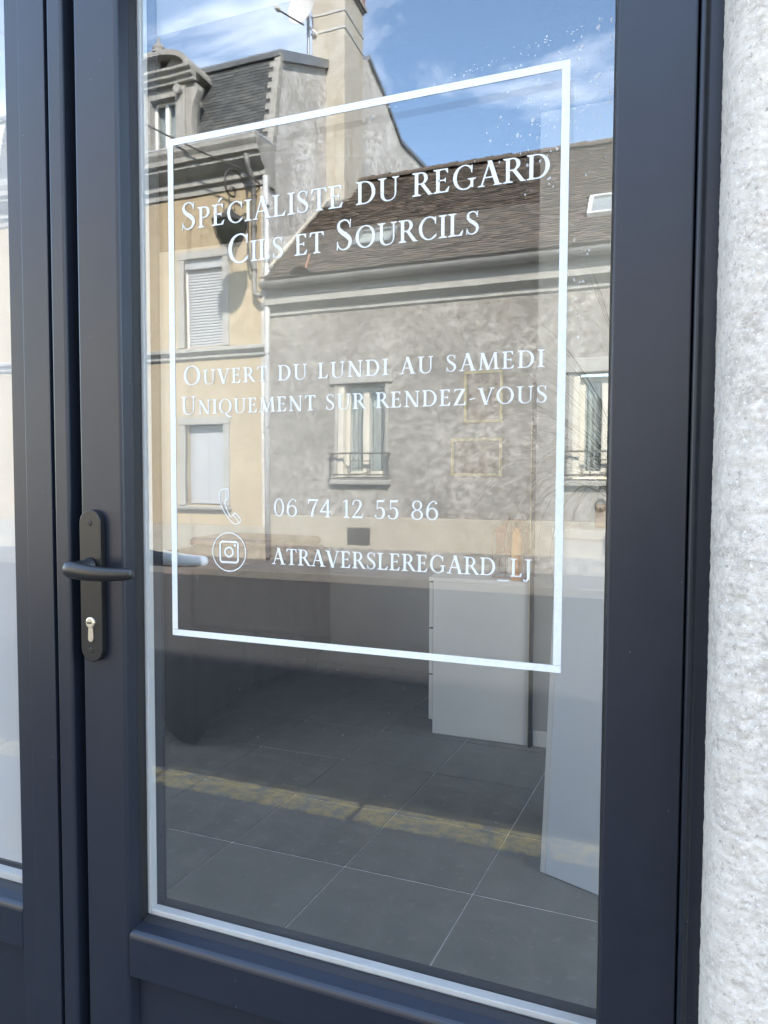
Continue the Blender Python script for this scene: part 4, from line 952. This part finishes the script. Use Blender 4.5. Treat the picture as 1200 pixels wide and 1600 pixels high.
# roof windows
for k_, (a, b, c, e) in enumerate(sk):
    w_ = bpy.data.objects.new('roof_window', None); COL.objects.link(w_); w_.parent = gh; w_.empty_display_size = .1
    def rp(dv, off): t_ = (dv - RA.x) / (RB.x - RA.x); p = RA + (RB - RA) * t_ + rn * off; return p.x, p.y
    def rbox(m, x0, x1, da, db, o0, o1):
        P = [rp(da, o0), rp(db, o0), rp(db, o1), rp(da, o1)]; m.prism(P, x0, x1, 'x')
    m = O(); rbox(m, a, b, c, c + .05, .0, .07); rbox(m, a, b, e - .05, e, .0, .07); rbox(m, a, a + .06, c + .05, e - .05, .0, .07); rbox(m, b - .06, b, c + .05, e - .05, 0, .07); m.build('frame', ZINCW if k_ else ZINC, w_)
    m = O(); rbox(m, a + .06, b - .06, c + .05, e - .05, .045, .055); m.build('pane', WGLASS, w_)
    m = O(); rbox(m, a + .06, b - .06, c + .05, e - .05, .0, .02); m.build('blind', CURT if k_ == 0 else SHUT, w_)
m = O()
for k in range(10):
    a0, a1 = math.pi * k / 10, math.pi * (k + 1) / 10
    m.quad((-4.54 + .17 * math.cos(a0), 9.12, 4.60 + .10 * math.sin(a0)), (-4.54 + .17 * math.cos(a1), 9.12, 4.60 + .10 * math.sin(a1)), (-4.54 + .17 * math.cos(a1), 9.36, 4.60 + .10 * math.sin(a1)), (-4.54 + .17 * math.cos(a0), 9.36, 4.60 + .10 * math.sin(a0)))
m.build('gutter_hood', IRON, gh)
O().tube([(-4.52, 9.30, 4.66), (-4.52, 9.46, 4.98)], 0.018, 8).build('roof_hook', RUST, gh)
# windows with lintel, sill and railing
for q in gw:
    x0, x1, h0, h1 = q
    w_ = casement(gh, x0 + 0.10, x1 - 0.02, h0 + .02, h1 - .05, 9.45 + 0.13, CREAM, CURT, True, 0.11, 0.07)
    O().box(x0 + .005, x0 + 0.10, 9.46, 9.60, h0 + .01, h1 - .01).build('frame_post', CREAM, w_, .008)
    O().box(x0 - .05, x0 + .002, 9.438, 9.56, h0 - .0, h1).build('jamb', STONE, w_, .004); O().box(x1 - .002, x1 + .05, 9.438, 9.56, h0, h1).build('jamb', STONE, w_, .004)
    O().box(x0 - .13, x1 + .13, 9.405, 9.56, h1 - .0005, h1 + .20).build('lintel', STONE, w_, .01)
    O().prism([(9.35, h0 - .10), (9.34, h0 - .035), (9.60, h0), (9.60, h0 - .10)], x0 - .10, x1 + .10, 'x').build('sill', STONE, w_, .006)
    rl = bpy.data.objects.new('railing', None); COL.objects.link(rl); rl.parent = w_; rl.empty_display_size = .1
    for hh in (h0 + .04, h0 + .375): O().box(x0 - .12, x1 + .12, 9.345, 9.372, hh, hh + .024).build('rail', IRON, rl)
    for xx in (x0 - .075, x1 + .075): O().box(xx - .011, xx + .011, 9.348, 9.37, h0 + .0645, h0 + .3745).build('baluster', IRON, rl)
    for xx in (x0 + .27, x0 + .60): O().box(xx - .009, xx + .009, 9.35, 9.368, h0 + .0645, h0 + .3745).build('baluster', IRON, rl)
    for hh in (h0 + .15, h0 + .26): O().box(x0 + .2795, x0 + .5905, 9.352, 9.366, hh, hh + .014).build('cross_bar', IRON, rl)
    for xx in (x0 - .075, x1 + .075): O().box(xx - .010, xx + .010, 9.3725, 9.44, h0 + .355, h0 + .374).build('wall_tie', IRON, rl)
O().prism([(9.46, 0), (9.46, 4.28), (12.58, 7.25), (15.9, 4.5), (15.9, 0)], XR - .25, XR - .002, 'x').build('gable_wall', GREYW, gh)
m = O(); n = 20; pts = [(0.06 + .075 * math.cos(2 * math.pi * k / n), 9.425, 1.02 + .075 * math.sin(2 * math.pi * k / n)) for k in range(n + 1)]
m.tube(pts, 0.014, 8, False); tag(m.build('wall_ring', IRON, None), 'iron ring fixed to grey wall below the railed window', 'ring')

# --- neighbours further along the opposite side
def neighbour(x0, x1, hgt, wallm, label, name):
    t_ = thing(name, label, 'building')
    holes = []
    n = int((x1 - x0) / 2.2)
    for i in range(n):
        xc = x0 + (i + .5) * (x1 - x0) / n
        holes += [(xc - .45, xc + .45, 0.95, 2.5), (xc - .45, xc + .45, 3.7, 5.2)]
    facade(O(), x0, x1, 0.0, hgt, 9.45, holes, .2).build('wall', wallm, t_)
    for q in holes: casement(t_, q[0], q[1], q[2], q[3], 9.6)
    for xx in (x0, x1 - .2): O().prism([(9.455, 0), (9.455, hgt), (12.5, hgt + 2.4), (15.5, hgt), (15.5, 0)], xx + .002, xx + .198, 'x').build('gable_wall', wallm, t_)
    O().prism([(9.1, hgt - .02), (12.5, hgt + 2.45), (15.8, hgt), (15.8, hgt + .15), (12.5, hgt + 2.62), (9.1, hgt + .13)], x0 + .02, x1 - .02, 'x').build('roof', CLAY, t_)
    O().box(x0 + .01, x1 - .01, 9.25, 9.449, hgt - .25, hgt - .01).build('cornice', STONE, t_, .01)
neighbour(6.21, 14.0, 6.1, GABLE, 'pale two storey house to the right of the grey house', 'pale_house')
neighbour(-20.0, -11.91, 6.3, PLINTH, 'beige two storey house to the left of the ochre house', 'beige_house')

# --- dish, lantern, cable
ds = thing('satellite_dish', 'white satellite dish on a mast beside the chimney', 'satellite dish')
dc = Vector(OP(-5.70, 11.50, 10.40)); dax = Vector((-0.22, 0.96, 0.15)).normalized()
rot = dax.to_track_quat('Z', 'Y').to_matrix()
m = MB()
prof_ = [(u * .9, v) for u, v in [(0.001, -0.075), (0.12, -0.066), (0.24, -0.04), (0.34, 0.0), (0.37, 0.018), (0.372, 0.012), (0.34, -0.012), (0.24, -0.052), (0.12, -0.078), (0.001, -0.087)]]
n = 30; vs = []
for r, h in prof_:
    for k in range(n): a = 2 * math.pi * k / n; vs.append(tuple(dc + rot @ Vector((r * math.cos(a), r * 1.12 * math.sin(a), h))))
m.add(vs, [(i * n + k, i * n + (k + 1) % n, (i + 1) * n + (k + 1) % n, (i + 1) * n + k) for i in range(len(prof_) - 1) for k in range(n)]); m.build('reflector', DISH, ds, smooth=True)
f0_ = dc + Vector((-0.27, 0.40, -0.22)); low = dc + Vector((0.10, 0.02, -0.40))
# feed arm starts at the lower rim
MB().tube([tuple(dc + Vector((0.06, 0.04, -0.40))), tuple(f0_ + Vector((0, 0, -.05)))], 0.016, 8).build('feed_arm', IRON, ds)
MB().lathe([(0.03, 0), (0.045, 0.02), (0.045, 0.10), (0.03, 0.12)], tuple(f0_ + Vector((0, 0, -.06))), 12, 'y').build('feed_horn', CREAM, ds)
mp_ = OP(-5.66, 11.68, 0)
MB().tube([(mp_[0], mp_[1], 9.25 + ST), (mp_[0], mp_[1], 10.72 + ST)], 0.028, 10).build('mast', ZINC, ds)
MB().tube([(mp_[0], mp_[1], 10.5 + ST), tuple(dc + rot @ Vector((0, 0, -0.09)))], 0.03, 8).build('mount', ZINC, ds)
MB().tube([(mp_[0], mp_[1], 10.12 + ST), (mp_[0] + .14, mp_[1] - .0, 9.98 + ST), (mp_[0] + .16, mp_[1] - .09, 9.95 + ST)], 0.02, 8).build('wall_clamp', SATIN, ds)

ln = thing('street_lantern', 'old dark lantern hanging from a scrolled iron bracket on the ochre house', 'lantern')
LX = -5.5
arm = [(LX, u, v) for u, v in ((8.70, 5.84), (8.73, 5.90), (8.79, 5.91), (8.83, 5.85), (8.78, 5.78), (8.66, 5.77), (8.56, 5.86), (8.545, 6.01), (8.66, 6.15), (8.86, 6.20), (9.06, 6.14), (9.16, 5.98), (9.19, 5.80), (9.19, 5.55), (9.20, 5.2), (9.26, 4.9), (9.40, 4.75))]
O().tube(cat(arm, 5), 0.019, 8).build('bracket', IRON, ln, smooth=True)
O().tube([(LX, 9.41, 4.68), (LX, 9.41, 6.1)], 0.018, 8).build('wall_bar', IRON, ln)
O().tube([(LX, 8.66, 5.77), (LX, 8.66, 5.50)], 0.012, 8).build('hanger', IRON, ln)
for s in (-1, 1): O().tube([(LX + s * .10, 8.66, 5.66), (LX + s * .10, 8.66, 5.50)], 0.008, 6).build('hanger', IRON, ln)
O().lathe([(0.001, 5.56), (0.06, 5.54), (0.10, 5.48), (0.28, 5.36), (0.30, 5.325)], (LX, 8.66, 0), 6).build('hood', IRON, ln)
O().lathe([(0.285, 5.324), (0.24, 5.18), (0.15, 5.00), (0.05, 4.97)], (LX, 8.66, 0), 6).build('lantern_glass', LGLASS, ln)
m = O()
for k in range(6):
    a = 2 * math.pi * k / 6
    m.tube([(LX + r * math.cos(a), 8.66 + r * math.sin(a), h) for r, h in ((0.29, 5.324), (0.245, 5.18), (0.155, 5.00))], 0.010, 6)
m.build('glazing_bar', IRON, ln)
O().lathe([(0.06, 4.97), (0.05, 4.93), (0.001, 4.90)], (LX, 8.66, 0), 10).build('bottom_cap', IRON, ln)
m = O(); P0, P1 = Vector((-10.5, 8.9, 9.45)), Vector((-5.52, 9.02, 6.32)); pts = []
for k in range(33):
    u = k / 32; p = P0.lerp(P1, u); pts.append((p.x, p.y, p.z - 0.34 * 4 * u * (1 - u) * .55))
pts += [(-5.45, 9.2, 6.25), (-5.40, 9.40, 6.20)]
tag(m.tube(pts, 0.013, 6).build('overhead_cable', IRON, None), 'thin dark cable slung across the dormer to the lantern bracket', 'cable')

# ------------------------------------------------------------------ the photographer with phone, unseen, put in so the right stile reflects dark
NAVY = plain('dark_navy_clothes', (0.016, 0.017, 0.022), 0.9, 0, 0.2, 20, 0.3, 200)
SKIN = plain('skin', (0.50, 0.30, 0.21), 0.55, 0, 0.06, 8)
HAIR = plain('dark_hair', (0.03, 0.02, 0.015), 0.6, 0, 0.2, 30)
PX, PY = 0.81, -1.24
J = {}; verts = []; edges = []; rad = []
def j(name, p, r, link=None):
    J[name] = len(verts); verts.append((PX + p[0], PY + p[1], p[2] + ST)); rad.append(r if name[0] in 'fght' and name[1:].isdigit() or name[:2] in ('lf', 'lg', 'lh', 'lt') or name[:4] in ('palm', 'heel', 'toer', 'toel') or name[:2] == 'wr' else (r[0] * 1.24, r[1] * 1.24))
    if link: edges.append((J[link], J[name]))
j('pelvis', (0, 0, 0.93), (0.165, 0.115)); j('waist', (0, 0.01, 1.08), (0.135, 0.10), 'pelvis'); j('chest', (0, 0.015, 1.27), (0.155, 0.11), 'waist')
j('collar', (0, 0.01, 1.40), (0.10, 0.08), 'chest'); j('neck', (0, 0.02, 1.465), (0.055, 0.055), 'collar'); j('skull', (0, 0.04, 1.53), (0.07, 0.08), 'neck'); j('crown', (0, 0.035, 1.60), (0.075, 0.09), 'skull'); j('top', (0, 0.03, 1.66), (0.05, 0.06), 'crown')
for s_, n_ in ((1, 'r'), (-1, 'l')):
    j('hip' + n_, (s_ * .095, 0, .86), (.095, .10), 'pelvis'); j('thigh' + n_, (s_ * .10, .01, .68), (.082, .085), 'hip' + n_); j('knee' + n_, (s_ * .10, .02, .48), (.056, .058), 'thigh' + n_)
    j('calf' + n_, (s_ * .10, -.005, .33), (.055, .058), 'knee' + n_); j('ankle' + n_, (s_ * .10, -.02, .09), (.036, .038), 'calf' + n_); j('heel' + n_, (s_ * .105, .02, .045), (.042, .04), 'ankle' + n_); j('toe' + n_, (s_ * .115, .15, .032), (.036, .028), 'heel' + n_)
    j('sh' + n_, (s_ * .175, .0, 1.355), (.062, .062), 'collar')
# right arm forward to the phone
j('elr', (.215, .13, 1.13), (.044, .044), 'shr'); j('fmr', (.10, .22, 1.21), (.036, .036), 'elr'); j('wrr', (-.03, .285, 1.26), (.026, .03), 'fmr')
hand = Vector((-.095, .325, 1.285)); j('palmr', tuple(hand), (.030, .018), 'wrr')
for k in range(4):
    b_ = hand + Vector((-.035, .020, .025 - k * .022)); j('f%d' % k, tuple(b_), (.009, .009), 'palmr'); j('g%d' % k, tuple(b_ + Vector((-.034, .018 , .002))), (.008, .008), 'f%d' % k); j('h%d' % k, tuple(b_ + Vector((-.056, .004 + .001 * k, .0))), (.007, .007), 'g%d' % k)
j('t0', tuple(hand + Vector((-.01, -.012, .035))), (.011, .011), 'palmr'); j('t1', tuple(hand + Vector((-.036, -.006, .055))), (.009, .009), 't0')
# left arm hanging
j('ell', (-.215, -.03, 1.09), (.044, .044), 'shl'); j('fml', (-.215, .01, .96), (.036, .036), 'ell'); j('wrl', (-.205, .05, .85), (.026, .03), 'fml'); j('palml', (-.20, .065, .79), (.018, .034), 'wrl')
for k in range(4):
    b_ = Vector((-.20, .04 + k * .019, .745)); j('lf%d' % k, tuple(b_), (.009, .009), 'palml'); j('lg%d' % k, tuple(b_ + Vector((.008, .0, -.035))), (.008, .008), 'lf%d' % k); j('lh%d' % k, tuple(b_ + Vector((.022, 0, -.058))), (.007, .007), 'lg%d' % k)
j('lt0', (-.185, .095, .78), (.011, .011), 'palml'); j('lt1', (-.178, .11, .745), (.009, .009), 'lt0')
bm_ = bpy.data.meshes.new('person'); bm_.from_pydata(verts, edges, [])
pt = bpy.data.objects.new('person_cage', bm_); COL.objects.link(pt)
sk_ = pt.modifiers.new('skin', 'SKIN'); sub = pt.modifiers.new('sub', 'SUBSURF'); sub.levels = 2; sub.render_levels = 2
for i, v in enumerate(bm_.skin_vertices[0].data): v.radius = rad[i]; v.use_root = (i == 0)
dg = bpy.context.evaluated_depsgraph_get(); dg.update()
body = bpy.data.meshes.new_from_object(pt.evaluated_get(dg)); body.name = 'person'
bpy.data.objects.remove(pt)
body.materials.clear(); body.materials.append(NAVY); body.materials.append(SKIN)
for p in body.polygons:
    p.use_smooth = True; c = p.center
    z = c.z - ST
    if z > 1.455 or (c.y - PY > .275 and z > 1.2) or (c.x - PX < -.172 and c.y - PY > .02 and .6 < z < .87): p.material_index = 1
per = bpy.data.objects.new('person', body); COL.objects.link(per)
tag(per, 'unseen person in dark clothes standing before the door holding up a phone', 'person')
hc = Vector((PX, PY + .03, 1.585 + ST)); n = 28
m = MB(); vs = []
for i in range(10):
    for k in range(n):
        a = 2 * math.pi * k / n; fr_ = max(0.0, min(1.0, (math.sin(a) + 0.05) / 0.5))
        th = math.pi * (0.74 - 0.40 * fr_) * i / 9
        vs.append((hc.x + .098 * math.sin(th) * math.cos(a), hc.y - .004 + .112 * math.sin(th) * math.sin(a), hc.z + .118 * math.cos(th)))
m.add(vs, [(i * n + k, i * n + (k + 1) % n, (i + 1) * n + (k + 1) % n, (i + 1) * n + k) for i in range(9) for k in range(n)]); m.build('hair', HAIR, per, smooth=True)
fy = hc.y + .113
MB().tube([(PX, fy - .012, hc.z + .012), (PX, fy + .004, hc.z - .012), (PX, fy + .010, hc.z - .028), (PX, fy - .006, hc.z - .036)], [.008, .010, .013, .009], 10).build('nose', SKIN, per, smooth=True)
for s_ in (-1, 1):
    MB().lathe([(.0005, .006), (.010, .003), (.012, -.004)], (PX + s_ * .031, fy - .014, hc.z + .006), 12, 'y').build('eye', WHITEP, per, smooth=True)
    MB().lathe([(.0005, .0075), (.0045, .0068), (.0048, .003)], (PX + s_ * .031, fy - .014, hc.z + .006), 10, 'y').build('iris', HAIR, per, smooth=True)
    MB().tube([(PX + s_ * .092, hc.y - .004, hc.z + .018), (PX + s_ * .100, hc.y - .010, hc.z - .002), (PX + s_ * .092, hc.y - .004, hc.z - .028)], [.012, .014, .009], 8).build('ear', SKIN, per, smooth=True)
MB().tube([(PX - .024, fy - .016, hc.z - .056), (PX, fy - .008, hc.z - .057), (PX + .024, fy - .016, hc.z - .056)], [.003, .006, .003], 8).build('mouth', RUST, per, smooth=True)
phn = thing('smartphone', 'unseen dark smartphone held up towards the door', 'phone')
cc = Vector((0.6445, -0.84, 1.25)) - fw * 0.012 - r2 * 0.022 + d2 * 0.052
pm = Matrix((r2, -d2, -fw)).transposed().to_4x4(); pm.translation = cc
phn.matrix_world = pm
MB().box(-.0375, .0375, -.075, .075, -.004, .004).build('phone_body', BLACKMET, phn, .0035, seg=3)
MB().box(-.033, .033, -.070, .070, .0041, .0046).build('screen', GASKET, phn)
MB().box(.005, .034, .038, .070, -.0062, -.0041).build('camera_bump', GASKET, phn, .0008)
